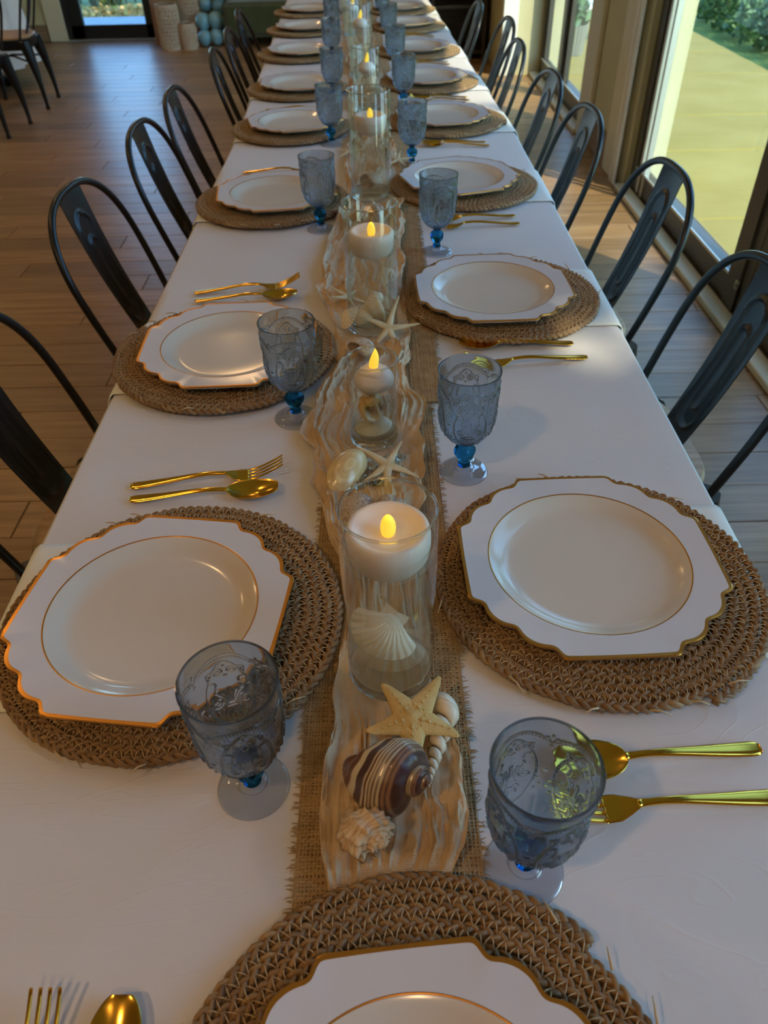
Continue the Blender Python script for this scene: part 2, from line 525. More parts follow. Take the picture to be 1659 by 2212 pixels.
struct('ground', MB().box(*span(-14, 40, -25, 45, -.30, -.16)), M_GRASS, 'green lawn outside beyond the patio')
pt = struct('patio', MB().box(*span(X1 + .16, 3.30, -9, 16, -.16, -.045)), M_JOINT, 'sunlit pale concrete patio outside the glass doors')
slab_me = {}
yy = -8.9
ri = 0
while yy < 15:
    L = [1.15, .82, 1.3, .95][ri % 4]
    xs = [1.50, 3.30]
    for i in range(len(xs) - 1):
        k = (round(xs[i + 1] - xs[i], 3), L)
        if k not in slab_me:
            slab_me[k] = MB().box((0, 0, -.03), (k[0] - .006, L - .012, .05), .008).mesh('paving_slab', M_CONC, smooth=False)
        o = link('paving_slab', slab_me[k], pt); o.location = ((xs[i] + xs[i + 1]) / 2, yy + L / 2, -.01)
    yy += L; ri += 1

def foliage(mb, c, rad, n, size, seed, hollow=.35):
    r = np.random.default_rng(seed)
    d = r.normal(size=(n, 3)); d /= np.linalg.norm(d, axis=1)[:, None]
    q = (hollow + (1 - hollow) * r.random(n) ** .5)[:, None]
    P = np.array(c) + d * q * np.array(rad)
    a = r.normal(size=(n, 3)); a /= np.linalg.norm(a, axis=1)[:, None]
    b = np.cross(a, r.normal(size=(n, 3))); b /= np.linalg.norm(b, axis=1)[:, None]
    nn = np.cross(a, b)
    s = size * (.6 + .8 * r.random(n))[:, None]
    V = np.stack([P - a * s, P + b * s * .45 + nn * s * .12, P + a * s, P - b * s * .45 + nn * s * .12], 1).reshape(-1, 3)
    F = np.arange(4 * n).reshape(n, 4)
    mb.add(V, F)
    return mb

def tree(name, base, h, crown_c, crown_r, n, size, label, mat, seed, group=None):
    r = empty(name, base)
    tag(r, label, 'tree', group)
    cc = np.array(crown_c)
    mid = cc * .45 + np.array([.1, -.05, 0])
    tr = MB().tube([(0, 0, 0), tuple(mid * .6), tuple(mid), tuple(cc)], [.17, .14, .11, .04], 10)
    rr = np.random.default_rng(seed)
    for k in range(9):
        e = cc + rr.normal(size=3) * np.array(crown_r) * .45
        s = mid + (cc - mid) * rr.random()
        tr.tube([tuple(s), tuple((s + e) / 2 + rr.normal(size=3) * .15), tuple(e)], [.06, .04, .015], 6)
    tr.build('trunk', M_BARK, r)
    fo = MB()
    for k in range(14):
        c = cc + rr.normal(size=3) * np.array(crown_r) * .48
        foliage(fo, c, np.array(crown_r) * .42, n // 14, size, seed * 50 + k, .1)
    tag(fo.build('foliage', mat, r, smooth=False), kind='stuff')
    return r

# the shade tree: its crown stands in the sun and dapples the near window bays
tree('shade_tree', (5.6, -4.4, -.16), 8, (-.5, .2, 6.3), (2.0, 2.0, 1.4), 5600, .12, 'broad leafy shade tree standing beside the patio near the window bays', M_LEAF, 3)

# low hedge plants along the patio edge
for i in range(14):
    hy = 2.6 + i * .62
    r = empty('hedge_plant', (3.98 + random.uniform(-.06, .06), hy, -.16))
    tag(r, 'low bushy green hedge plant along the outer patio edge, %s from the near end' % (ORD + ['tenth', 'eleventh', 'twelfth', 'thirteenth', 'fourteenth'])[i], 'shrub', 'hedge plants along the patio edge')
    foliage(MB(), (0, 0, .26), (.29, .30, .26), 420, .05, 100 + i).build('foliage', M_LEAF, r, smooth=False)['kind'] = 'stuff'
    MB().tube([(0, 0, 0), (.02, 0, .12), (.0, .02, .3)], [.018, .015, .008], 6).build('stem', M_BARK, r)
for i, (tx, ty, hh) in enumerate([(7.5, 9.0, 2.6), (9.5, 5.0, 3.0), (6.6, 13.5, 2.8), (3.6, 17.5, 3.0), (11.0, 11.0, 3.4)]):
    tree('garden_tree', (tx, ty, -.16), hh, (0, 0, hh * .62), (1.5, 1.5, hh * .45), 1500, .13, ['round green tree on the lawn level with the pier', 'round green tree on the lawn opposite the near doors', 'round green tree on the lawn beyond the patio bench', 'round green tree at the far end of the patio', 'tall green tree at the back of the lawn'][i], M_LEAF, 20 + i, 'garden trees on the lawn')

# white low table and ribbed planter on the patio
r = empty('patio_table', (2.05, 8.75, -.01)); tag(r, 'white low slatted table out on the patio', 'table')
for k in range(5): MB().box((-.28 + k * .14, 0, .285), (.125, .62, .022), .004).build('slat', M_WHITE, r, smooth=False)
MB().box((0, 0, .262), (.60, .52, .02), .004).build('frame', M_WHITE, r, smooth=False)
for sx in (-1, 1):
    for sy in (-1, 1):
        MB().tube([(sx * .26, sy * .22, .27), (sx * .28, sy * .24, 0)], .014, 8).build('leg', M_WHITE, r)
r = empty('planter', (1.80, 7.95, -.01)); tag(r, 'grey ribbed planter tub outside behind the far glass door', 'planter')
mb = MB(); prof = []
t = np.arange(96) * 2 * PI / 96
rad = .135 + .006 * np.cos(t * 24)
P = np.array([[((rd) * s * math.cos(a), (rd) * s * math.sin(a), z) for a, rd in zip(t, rad)] for s, z in ((.82, 0), (.9, .1), (1, .235), (.9, .235), (.85, .17), (.01, .17))])
mb.grid(P, cv=True, flip=True)
mb.build('tub', pm('planter_grey', (.20, .20, .15), .6), r)
foliage(MB(), (0, 0, .32), (.14, .14, .14), 160, .05, 77).build('foliage', M_LEAF, r, smooth=False)['kind'] = 'stuff'

# ------------------------------------------------------------------ court behind the back door
struct('court', MB().box(*span(-9, 1.2, Y1 + .2, 11.0, -.16, -.03)), M_PAVE, 'shaded grey paving outside the back door')
bk = MB()
foliage(bk, (-3.0, 11.6, -.16), (3.0, .75, .16), 2600, .05, 5, .0)
o = bk.build('leaf_litter', M_LITTER, smooth=False); tag(o, 'orange fallen leaves heaped beyond the shaded paving', 'leaves', kind='stuff')
for i, (bx, by, s, mt) in enumerate([(-3.85, 13.3, .44, M_LEAF2), (-2.95, 13.4, .44, M_LEAF), (-2.05, 13.3, .44, M_LEAF2), (-4.75, 13.4, .44, M_LEAF), (-1.15, 13.4, .44, M_LEAF)]):
    r = empty('bush', (bx, by, -.16))
    tag(r, ['yellow-green bush at the left behind the door glass', 'dark green bush in the middle behind the door glass', 'yellow-green bush at the right behind the door glass', 'dark green bush left of the door', 'dark green bush right of the door'][i], 'bush', 'bushes beyond the back door')
    foliage(MB(), (0, 0, s * .8), (s, s, s * .8), 900, .06, 300 + i).build('foliage', mt, r, smooth=False)['kind'] = 'stuff'
    MB().tube([(0, 0, 0), (.03, 0, s * .5), (0, .03, s)], [.04, .03, .01], 6).build('stem', M_BARK, r)
r = empty('railing', (-2.9, 12.5, -.16)); tag(r, 'dark metal railing standing among the leaves behind the back door', 'railing')
post_me = MB().tube([(0, 0, 0), (0, 0, 1.1)], .045, 8).mesh('post', M_RAIL)
bar_me = MB().tube([(0, 0, .1), (0, 0, 1.0)], .012, 6).mesh('bar', M_RAIL)
for k in range(5):
    o = link('post', post_me, r); o.location = (-2.0 + k * 1.05, 0, 0)
for k in range(34):
    o = link('bar', bar_me, r); o.location = (-2.0 + k * .125, 0, 0)
MB().box((.1, 0, 1.02), (4.3, .05, .05)).build('top_rail', M_RAIL, r, smooth=False)
# ------------------------------------------------------------------ chairs
M_CHAIR = pm('chair_metal', (.005, .008, .010), .30, metal=.0, spec=.45)
M_SEAT = pm('chair_seat_wood', (.36, .22, .11), .45, col2=(.48, .31, .17), nscale=3, stretch=(2, 26, 2))
M_RUBBER = pm('rubber_foot', (.012, .012, .012), .8)

HB, HT, HH = -.140, -.262, .362            # hoop base and top offset behind the seat centre, hoop height
def hoop_pts(n=49):
    pts = []
    def x_at(h): return HB + (HT - HB) * h / HH
    for h in np.linspace(0, .17, 8)[:-1]: pts.append((x_at(h), .197 + .010 * math.sin(PI * h / .34), .445 + h))
    for t in np.linspace(0, PI, n):
        c, s = math.cos(t), math.sin(t)
        h = .17 + (HH - .17) * s ** .80
        pts.append((x_at(h), .207 * math.copysign(abs(c) ** .80, c), .445 + h))
    for h in np.linspace(.17, 0, 8)[1:]: pts.append((x_at(h), -.197 - .010 * math.sin(PI * h / .34), .445 + h))
    return np.array(pts)

def make_chair():
    r = empty('metal_chair')
    # seat: rounded wooden square
    t = np.linspace(0, 2 * PI, 49)[:-1]
    def sq(sx, z, p=.55):
        return np.stack([sx * np.sign(np.cos(t)) * np.abs(np.cos(t)) ** p, sx * np.sign(np.sin(t)) * np.abs(np.sin(t)) ** p, np.full_like(t, z)], 1)
    MB().grid(np.array([sq(.001, .441), sq(.176, .441), sq(.184, .446), sq(.185, .454), sq(.180, .461), sq(.12, .4625), sq(.001, .4615)]), cv=True, flip=True).build('seat', M_SEAT, r)
    MB().grid(np.array([sq(.001, .428), sq(.165, .428), sq(.178, .404), sq(.181, .404), sq(.181, .438), sq(.174, .4405), sq(.001, .4405)]), cv=True, flip=True).build('seat_pan', M_CHAIR, r)
    MB().tube(hoop_pts(), .0085, 10).build('back_hoop', M_CHAIR, r)
    # splat with pressed loops
    nu, nv = 41, 111
    u = np.linspace(-1, 1, nu); v = np.linspace(0, 1, nv)
    Vv, Uu = np.meshgrid(v, u, indexing='ij')
    h = Vv * .350
    halfw = .046 + .016 * Vv ** .8
    a = Uu * halfw
    def stadium(hw, h0, h1):
        cy = np.clip(h, h0 + hw, h1 - hw)
        return np.abs(np.hypot(a, h - cy) - hw)
    rel = .0055 * np.exp(-(stadium(.034, .040, .305) / .0045) ** 2) + .0055 * np.exp(-(stadium(.015, .080, .250) / .004) ** 2)
    k = h / HH
    x = HB - .004 + (HT - HB) * k - .010 * np.sin(PI * Vv) + .004 * Uu ** 2
    P = np.stack([x + rel, a, .447 + h], 2)
    Q = np.stack([x + rel - .0022, a, .447 + h], 2)
    ring = np.concatenate([P, Q[:, ::-1]], 1)
    MB().grid(ring, cv=True).build('splat', M_CHAIR, r)
    for sx in (-1, 1):
        for sy in (-1, 1):
            p0 = np.array([sx * .150, sy * .150, .425]); p1 = np.array([sx * .200, sy * .186, .012])
            ts = np.linspace(0, 1, 9)
            path = p0 + (p1 - p0) * ts[:, None]
            path[:, 0] += sx * .012 * np.sin(PI * ts); path[:, 1] += sy * .010 * np.sin(PI * ts)
            lg = MB().tube(path, .034 * (1 - ts) ** 1.6 + .0125, 10).build('leg', M_CHAIR, r)
            MB().lathe([(.001, 0), (.015, 0), (.015, .02), (.001, .022)], 12, (p1[0], p1[1], 0)).build('rubber_foot', M_RUBBER, lg)
    for s in (-1, 1):
        MB().box((0, s * .166, .405), (.30, .010, .055), .004).build('apron', M_CHAIR, r, smooth=False)
        MB().box((s * .166, 0, .405), (.010, .30, .055), .004).build('apron', M_CHAIR, r, smooth=False)
    MB().tube([(-.16, -.155, .30), (0, 0, .33), (.16, .155, .30)], .007, 8).tube([(-.16, .155, .30), (0, 0, .322), (.16, -.155, .30)], .007, 8).build('cross_brace', M_CHAIR, r)
    return r

chair0 = make_chair()
first = [True]
def place_chair(x, y, rz, label, group):
    if first[0]: o = chair0; first[0] = False
    else: o = copy_tree(chair0)
    o.location = (x, y, 0); o.rotation_euler = (0, 0, rz)
    tag(o, label, 'chair', group)
    return o
LEFT_CH = [(-.445, 1.08, -.05), (-.447, 1.77, -.07), (-.418, 2.33, -.03), (-.395, 2.76, -.04), (-.345, 3.46, .02), (-.340, 3.93, .0), (-.35, 4.5, 0)]
RIGHT_CH = [(.445, 1.25, .04), (.440, 1.83, .06), (.372, 2.39, .05), (.368, 2.88, .03), (.362, 3.48, .0), (.42, 4.04, .03), (.36, 4.6, 0)]
for i, (x, y, dr) in enumerate(LEFT_CH):
    x, yy = bend(x, y)
    place_chair(x, yy, (BEND_A if y > 2.4 else 0) + dr, 'black metal chair on the open-floor side of the long table, %s from the near end' % ORD[i], 'chairs at the long table')
for i, (x, y, dr) in enumerate(RIGHT_CH):
    x, yy = bend(x, y)
    place_chair(x, yy, PI + (BEND_A if y > 2.4 else 0) + dr, 'black metal chair on the window side of the long table, %s from the near end' % ORD[i], 'chairs at the long table')
place_chair(-2.66, 6.42, PI + .10, 'black metal chair with wooden seat at the side table, the farther one', 'chairs at the side table')
place_chair(-2.64, 5.66, PI - .05, 'black metal chair with wooden seat at the side table, the nearer one', 'chairs at the side table')

# ------------------------------------------------------------------ long tables and their cloths
def cloth_mat():
    m, nt, b = newmat('table_linen')
    b.inputs['Base Color'].default_value = (.66, .635, .63, 1)
    b.inputs['Roughness'].default_value = .72
    v = coords(nt, 'Object', (1, 1, 1))
    n1 = N(nt, 'ShaderNodeTexNoise', Scale=9, Detail=2, Roughness=.55, Distortion=1.2)
    nt.links.new(v, n1.inputs['Vector'])
    n2 = N(nt, 'ShaderNodeTexNoise', Scale=900, Detail=1)
    nt.links.new(v, n2.inputs['Vector'])
    # creases: narrow ridges of a warped noise
    n3 = N(nt, 'ShaderNodeTexNoise', Scale=5, Detail=1, Distortion=2.5)
    nt.links.new(coords(nt, 'Object', (1, 3, 1)), n3.inputs['Vector'])
    ab = N(nt, 'ShaderNodeMath', operation='SUBTRACT'); ab.inputs[1].default_value = .5
    nt.links.new(n3.outputs['Fac'], ab.inputs[0])
    a2 = N(nt, 'ShaderNodeMath', operation='ABSOLUTE'); nt.links.new(ab.outputs[0], a2.inputs[0])
    cr = ramp(nt, a2.outputs[0], [(0, (1, 1, 1)), (.035, (0, 0, 0))])
    m1 = N(nt, 'ShaderNodeMath', operation='MULTIPLY_ADD'); m1.inputs[1].default_value = .16
    nt.links.new(cr, m1.inputs[0]); nt.links.new(n1.outputs['Fac'], m1.inputs[2])
    m2 = N(nt, 'ShaderNodeMath', operation='MULTIPLY_ADD'); m2.inputs[1].default_value = .05
    nt.links.new(n2.outputs['Fac'], m2.inputs[0]); nt.links.new(m1.outputs[0], m2.inputs[2])
    bump(nt, b, m2.outputs[0], .30, .004)
    return m
M_CLOTH = cloth_mat()
M_TWOOD = pm('table_plastic', (.62, .60, .55), .6)
M_TLEG = pm('table_leg_metal', (.20, .20, .21), .4, metal=.8)

def cloth(y0, y1, rot, label, seed, hx=.408):
    prof = []
    for s in (-1, 1):
        seg = [(s * (hx + .030), .50), (s * (hx + .022), .58), (s * (hx + .012), .68), (s * (hx + .005), .735), (s * (hx + .001), .752), (s * (hx - .006), .7590), (s * (hx - .02), .7600)]
        prof.append(seg)
    mid = [(x, .76) for x in np.linspace(-hx + .04, hx - .04, 25)]
    pr = np.array(prof[0] + mid + prof[1][::-1])
    ys = np.arange(y0, y1 + .001, .03)
    P = np.zeros((len(ys), len(pr), 3))
    r = np.random.default_rng(seed)
    ph = r.random(6) * 6
    for i, y in enumerate(ys):
        d = np.clip((.76 - pr[:, 1]) / .26, 0, 1)
        wv = .010 * math.sin(y * 9 + ph[0]) + .008 * math.sin(y * 17 + ph[1])
        P[i, :, 0] = pr[:, 0] + np.sign(pr[:, 0]) * d * wv
        P[i, :, 1] = y
        P[i, :, 2] = pr[:, 1]
    o = MB().grid(P, flip=True).build('tablecloth', M_CLOTH)
    # end flaps hang as part of the same cloth
    if rot:
        o.matrix_world = Matrix.Translation((-(0) , 0, 0)) @ Matrix.Translation((0, 2.40, 0)) @ Matrix.Rotation(rot, 4, 'Z') @ Matrix.Translation((0, -2.40, 0))
    tag(o, label, 'tablecloth', 'white tablecloths on the long tables')
    return o
def table(y0, y1, rot, label):
    c = (y0 + y1) / 2
    x = -(c - 2.4) * math.tan(rot) if rot else 0
    r = empty('banquet_table', (x, c, 0), rot)
    L = y1 - y0
    MB().box((0, 0, .742), (.79, L - .02, .030), .008).build('tabletop', M_TWOOD, r, smooth=False)
    for sx in (-1, 1):
        for sy in (-1, 1):
            MB().tube([(sx * .09, sy * (L / 2 - .25), .727), (sx * .09, sy * (L / 2 - .25), 0)], .014, 10).build('leg', M_TLEG, r)
    for sy in (-1, 1):
        MB().tube([(-.09, sy * (L / 2 - .25), .25), (.09, sy * (L / 2 - .25), .25)], .010, 8).build('stretcher', M_TLEG, r)
    tag(r, label, 'table', 'long tables in a row')
table(-.26, 2.38, 0, 'long banquet table at the near end under a white cloth')
table(2.42, 4.84, BEND_A, 'long banquet table in the middle of the row under a white cloth')
table(4.88, 6.0, BEND_A, 'long banquet table at the far end of the row under a white cloth')
cloth(-.28, 2.39, 0, 'white cloth on the near table, below the near place settings', 1)
cloth(2.40, 4.84, BEND_A, 'white cloth on the middle table, further along the row', 2)
cloth(4.87, 6.02, BEND_A, 'white cloth on the farthest table', 3)

# ------------------------------------------------------------------ side table with cloth on the left
r = empty('side_table', (-3.45, 7.05, 0)); tag(r, 'side table on a black steel foot under a white cloth', 'table')
MB().lathe([(.001, .715), (.60, .715), (.61, .73), (.60, .745), (.001, .745)], 40).build('tabletop', M_TWOOD, r)
MB().tube([(0, 0, .02), (0, 0, .72)], .045, 14).build('column', M_CHAIR, r)
for a in (0, PI / 2):
    c, s = math.cos(a), math.sin(a)
    MB().tube([(-.48 * c, -.48 * s, .035), (.48 * c, .48 * s, .035)], .032, 8).build('foot_bar', M_CHAIR, r)
tt = np.linspace(0, 2 * PI, 160, endpoint=False)
rows = []
for k, (rr, z, wv) in enumerate([(.001, .7472, 0), (.3, .7472, 0), (.59, .7472, 0), (.618, .742, 0), (.632, .72, .1), (.645, .60, .5), (.66, .45, .8), (.675, .30, 1), (.685, .17, 1.1)]):
    w = .028 * wv * (np.sin(tt * 14 + .6 * np.sin(tt * 3)) + .4 * np.sin(tt * 9))
    rows.append(np.stack([(rr + w) * np.cos(tt), (rr + w) * np.sin(tt), np.full_like(tt, z)], 1))
o = MB().grid(np.array(rows), cv=True, flip=False).build('tablecloth', pm('side_linen', (.80, .78, .74), .75))
o.location = (-3.45, 7.05, 0)
tag(o, 'white cloth hanging in folds over the side table', 'tablecloth')

# ------------------------------------------------------------------ carved lanterns, balloons, sofa, cabinet
M_LANT = pm('lantern_plaster', (.58, .45, .32), .7)
M_LANTD = pm('lantern_liner', (.22, .16, .11), .8)
def lantern(x, y, rad, h, label, seed):
    """pierced cylinder: a lattice of cells left open between plaster struts"""
    r = empty('pierced_lantern', (x, y, 0))
    tag(r, label, 'lantern', 'pierced lanterns by the back door')
    mb = MB()
    mb.lathe([(rad * .93, 0), (rad, 0), (rad, .025), (rad * .93, .025)], 40, close=True)
    mb.lathe([(rad * .93, h - .03), (rad, h - .03), (rad, h), (rad * .93, h)], 40, close=True)
    nseg, nrow = 22, int(h / .035)
    rr = np.random.default_rng(seed)
    for i in range(nrow):
        z0 = .02 + (h - .045) * i / nrow; z1 = .02 + (h - .045) * (i + 1) / nrow
        for j in range(nseg):
            a0 = 2 * PI * (j + .5 * (i % 2)) / nseg
            for sgn in (-1, 1):
                a1 = a0 + sgn * PI / nseg + rr.uniform(-.03, .03)
                mb.tube([(rad * math.cos(a0) * .97, rad * math.sin(a0) * .97, z0), (rad * math.cos(a1) * .97, rad * math.sin(a1) * .97, z1)], rr.uniform(.006, .010), 5, caps=False)
    mb.build('pierced_body', M_LANT, r)
    MB().lathe([(rad * .88, .004), (rad * .88, h - .006)], 32).build('liner', M_LANTD, r)
    MB().lathe([(.001, .0), (rad * .93, 0), (rad * .93, .012), (.001, .012)], 32).build('base', M_LANT, r)
lantern(-1.975, 8.60, .105, .37, 'carved pale pierced lantern, tall one standing in front', 1)
lantern(-1.80, 8.86, .100, .60, 'carved pale pierced lantern, tallest one standing behind', 2)
lantern(-1.795, 8.58, .078, .215, 'carved pale pierced lantern, short one beside the balloons', 3)
# slim wooden panel leaning by the door
o = MB().box((0, 0, .55), (.10, .03, 1.1), .004).build('wood_panel', pm('panel_wood', (.30, .16, .09), .6, col2=(.36, .21, .12), nscale=6, stretch=(6, 1, 1)))
o.location = (-2.12, 8.80, 0); tag(o, 'narrow reddish wooden panel standing between the back door and the lanterns', 'panel')
M_BAL = pm('balloon_blue', (.20, .42, .52), .3, coat=.3)
M_BALW = pm('balloon_cream', (.58, .52, .36), .35, coat=.3)
bal = [(-1.655, 8.66, .075, .066, 0, 'at the bottom left'), (-1.535, 8.66, .085, .068, 0, 'at the bottom right'), (-1.66, 8.70, .205, .072, 0, 'in the middle on the left'),
       (-1.53, 8.68, .215, .072, 0, 'in the middle on the right'), (-1.50, 8.80, .16, .062, 0, 'at the right side beside the sofa'), (-1.64, 8.84, .33, .06, 0, 'in the middle at the back'),
       (-1.515, 8.88, .30, .07, 0, 'at the upper right'), (-1.54, 8.93, .50, .15, 1, 'large cream one on top'), (-1.70, 8.94, .70, .12, 1, 'cream one above the others')]
for (bx, by, bz, br, k, nm) in bal:
    r = empty('balloon', (bx, by, bz)); tag(r, ('cream' if k else 'pale blue') + ' balloon of the cluster by the sofa, ' + nm, 'balloon', 'balloons by the back wall')
    a = np.linspace(0, PI, 16)
    prof = [(max(.0005, math.sin(q) * br * (1 - .10 * math.cos(q))), -math.cos(q) * br * 1.08) for q in a]
    MB().lathe(prof, 22).build('balloon_skin', M_BALW if k else M_BAL, r)
    MB().lathe([(.002, -br * 1.07), (.008, -br * 1.13), (.001, -br * 1.12)], 8).build('knot', M_BALW if k else M_BAL, r)
# green bench sofa
M_VEL = pm('sofa_velvet', (.040, .052, .012), .8, col2=(.052, .066, .018), nscale=9, sheen=.4)
r = empty('green_sofa', (-.70, 8.78, 0)); tag(r, 'dark green upholstered sofa with thin black legs by the back wall', 'sofa')
MB().box((0, 0, .235), (1.45, .52, .28), .035).build('seat', M_VEL, r)
MB().box((0, .21, .58), (1.45, .12, .46), .04).build('backrest', M_VEL, r)
MB().box((0, -.262, .10), (1.40, .012, .012), .002).build('piping', M_VEL, r, smooth=False)
for sx in (-.64, -.55, .55, .64):
    for sy in (-.2, .2): MB().tube([(sx, sy, .10), (sx * 1.0, sy, 0)], .012, 8).build('leg', M_CHAIR, r)
# dark open cabinet at the far right
M_DARK = pm('cabinet_dark', (.030, .022, .016), .45, col2=(.045, .033, .022), nscale=6, stretch=(1, 1, 8))
M_COPPER = pm('cabinet_copper', (.42, .17, .08), .35, metal=.6)
r = empty('dark_cabinet', (.50, 7.95, 0)); tag(r, 'dark open cabinet with a shelf and reddish post beyond the far right chairs', 'cabinet')
MB().box((0, .24, .5), (.98, .03, 1.0)).build('back_panel', M_DARK, r, smooth=False)
for sx in (-1, 1): MB().box((sx * .475, 0, .5), (.03, .46, 1.0), .003).build('side_panel', M_DARK, r, smooth=False)
for z in (.06, .40, .72, .985): MB().box((0, 0, z), (.92, .45, .03), .003).build('shelf', M_DARK, r, smooth=False)
MB().tube([(-.16, -.235, .02), (-.16, -.235, .98)], .016, 10).build('post', M_COPPER, r)
MB().tube([(.02, -.235, .02), (.02, -.235, .98)], .012, 10).build('post', M_DARK, r)
# ------------------------------------------------------------------ place settings
TZ = .76
MATZ = .7656
def straw_mat(name, c0, c1, c2):
    m, nt, b = newmat(name)
    tc = N(nt, 'ShaderNodeTexCoord')
    mp = N(nt, 'ShaderNodeMapping'); mp.inputs['Scale'].default_value = (14, 7, 1)
    nt.links.new(tc.outputs['UV'], mp.inputs['Vector'])
    n1 = N(nt, 'ShaderNodeTexNoise', Scale=1.6, Detail=4); nt.links.new(mp.outputs[0], n1.inputs['Vector'])
    mp2 = N(nt, 'ShaderNodeMapping'); mp2.inputs['Scale'].default_value = (22, .4, 1)
    nt.links.new(tc.outputs['UV'], mp2.inputs['Vector'])
    n2 = N(nt, 'ShaderNodeTexNoise', Scale=1.0, Detail=1); nt.links.new(mp2.outputs[0], n2.inputs['Vector'])
    mx = N(nt, 'ShaderNodeMath', operation='MULTIPLY_ADD'); mx.inputs[1].default_value = .5
    nt.links.new(n1.outputs['Fac'], mx.inputs[0])
    h = N(nt, 'ShaderNodeMath', operation='MULTIPLY'); h.inputs[1].default_value = .5
    nt.links.new(n2.outputs['Fac'], h.inputs[0]); nt.links.new(h.outputs[0], mx.inputs[2])
    c = ramp(nt, mx.outputs[0], [(.32, c0), (.5, c1), (.68, c2)])
    nt.links.new(c, b.inputs['Base Color'])
    b.inputs['Roughness'].default_value = .55
    bump(nt, b, n1.outputs['Fac'], .5, .0008)
    return m
M_STRAW = straw_mat('seagrass', (.13, .065, .025), (.27, .155, .065), (.42, .27, .125))
M_STITCH = pm('stitch_thread', (.60, .43, .23), .6)
M_MATB = pm('mat_backing', (.12, .07, .03), .8)

MR, PITCH_R = .180, .0108
def braid_parts():
    th, s = [], []
    r = MR - .0056; a = 0.0; S = 0.0
    while r > .035:
        th.append((r, a)); s.append(S)
        ds = .0031
        S += ds; da = ds / r; a += da; r -= PITCH_R * da / (2 * PI)
    ra = np.array(th); s = np.array(s); R, A = ra[:, 0], ra[:, 1]
    mb = MB(); uv = []
    lam = .031
    rr = np.random.default_rng(11)
    jit = np.interp(s, np.arange(0, s[-1] + .05, .02), rr.normal(size=len(np.arange(0, s[-1] + .05, .02))) * .0006)
    for k in range(3):
        ph = 2 * PI * s / lam + 2 * PI * k / 3
        rad = R + PITCH_R * .30 * np.sin(ph) + jit
        z =  .0054 + .0026 * np.sin(2 * ph + .4)
        path = np.stack([rad * np.cos(A), rad * np.sin(A), z], 1)
        w = .0036 * (1 + .12 * np.sin(s * 130 + k * 2))
        mb.tube(path, w, 7, flat=.62)
        uv.append(np.stack([np.repeat(s + 5.3 * k, 7), np.tile(np.arange(7) / 7., len(s))], 1))
    me = mb.mesh('braid', M_STRAW, uv=np.concatenate(uv))
    # zigzag stitches across the seams
    pts = []
    st = .0024; k = 0
    for q in np.arange(0, s[-1] * .62, st):
        rr_ = np.interp(q, s, R); aa = np.interp(q, s, A)
        ph = k % 4
        off = (-.5, 0, .5, 0)[ph] * PITCH_R * .95
        z = (.0092, .0118, .0092, .0118)[ph]
        rr_ = rr_ - PITCH_R * .5 + off
        pts.append((rr_ * math.cos(aa), rr_ * math.sin(aa), z)); k += 1
    st_me = MB().tube(pts, .00047, 4).mesh('stitching', M_STITCH)
    bk = MB().lathe([(.001, 0), (MR - .014, 0), (MR - .013, .002), (MR - .016, .004), (.001, .004)], 64).mesh('backing', M_MATB)
    # a few loose straw ends at the rim
    lo = MB()
    for q in range(9):
        a = rr.random() * 2 * PI; r0 = MR - .010
        p0 = np.array([r0 * math.cos(a), r0 * math.sin(a), .009])
        tdir = np.array([-math.sin(a), math.cos(a), 0]) * rr.choice([-1, 1]); rd = np.array([math.cos(a), math.sin(a), 0])
        L = rr.uniform(.010, .022)
        lo.tube([p0, p0 + tdir * L * .5 + rd * .004 + np.array([0, 0, .003]), p0 + tdir * L + rd * .009 + np.array([0, 0, .002])], [.0011, .0009, .0004], 5)
    lo_me = lo.mesh('loose_straw', M_STITCH)
    return me, st_me, bk, lo_me
BRAID, STITCH, BACKING, LOOSE = braid_parts()
def placemat(x, y, rz, label):
    r = empty('woven_placemat', (x, y, MATZ), rz)
    tag(r, label, 'placemat', 'round woven placemats')
    link('braid', BRAID, r); link('stitching', STITCH, r); link('backing', BACKING, r); link('loose_straw', LOOSE, r)['kind'] = 'stuff'

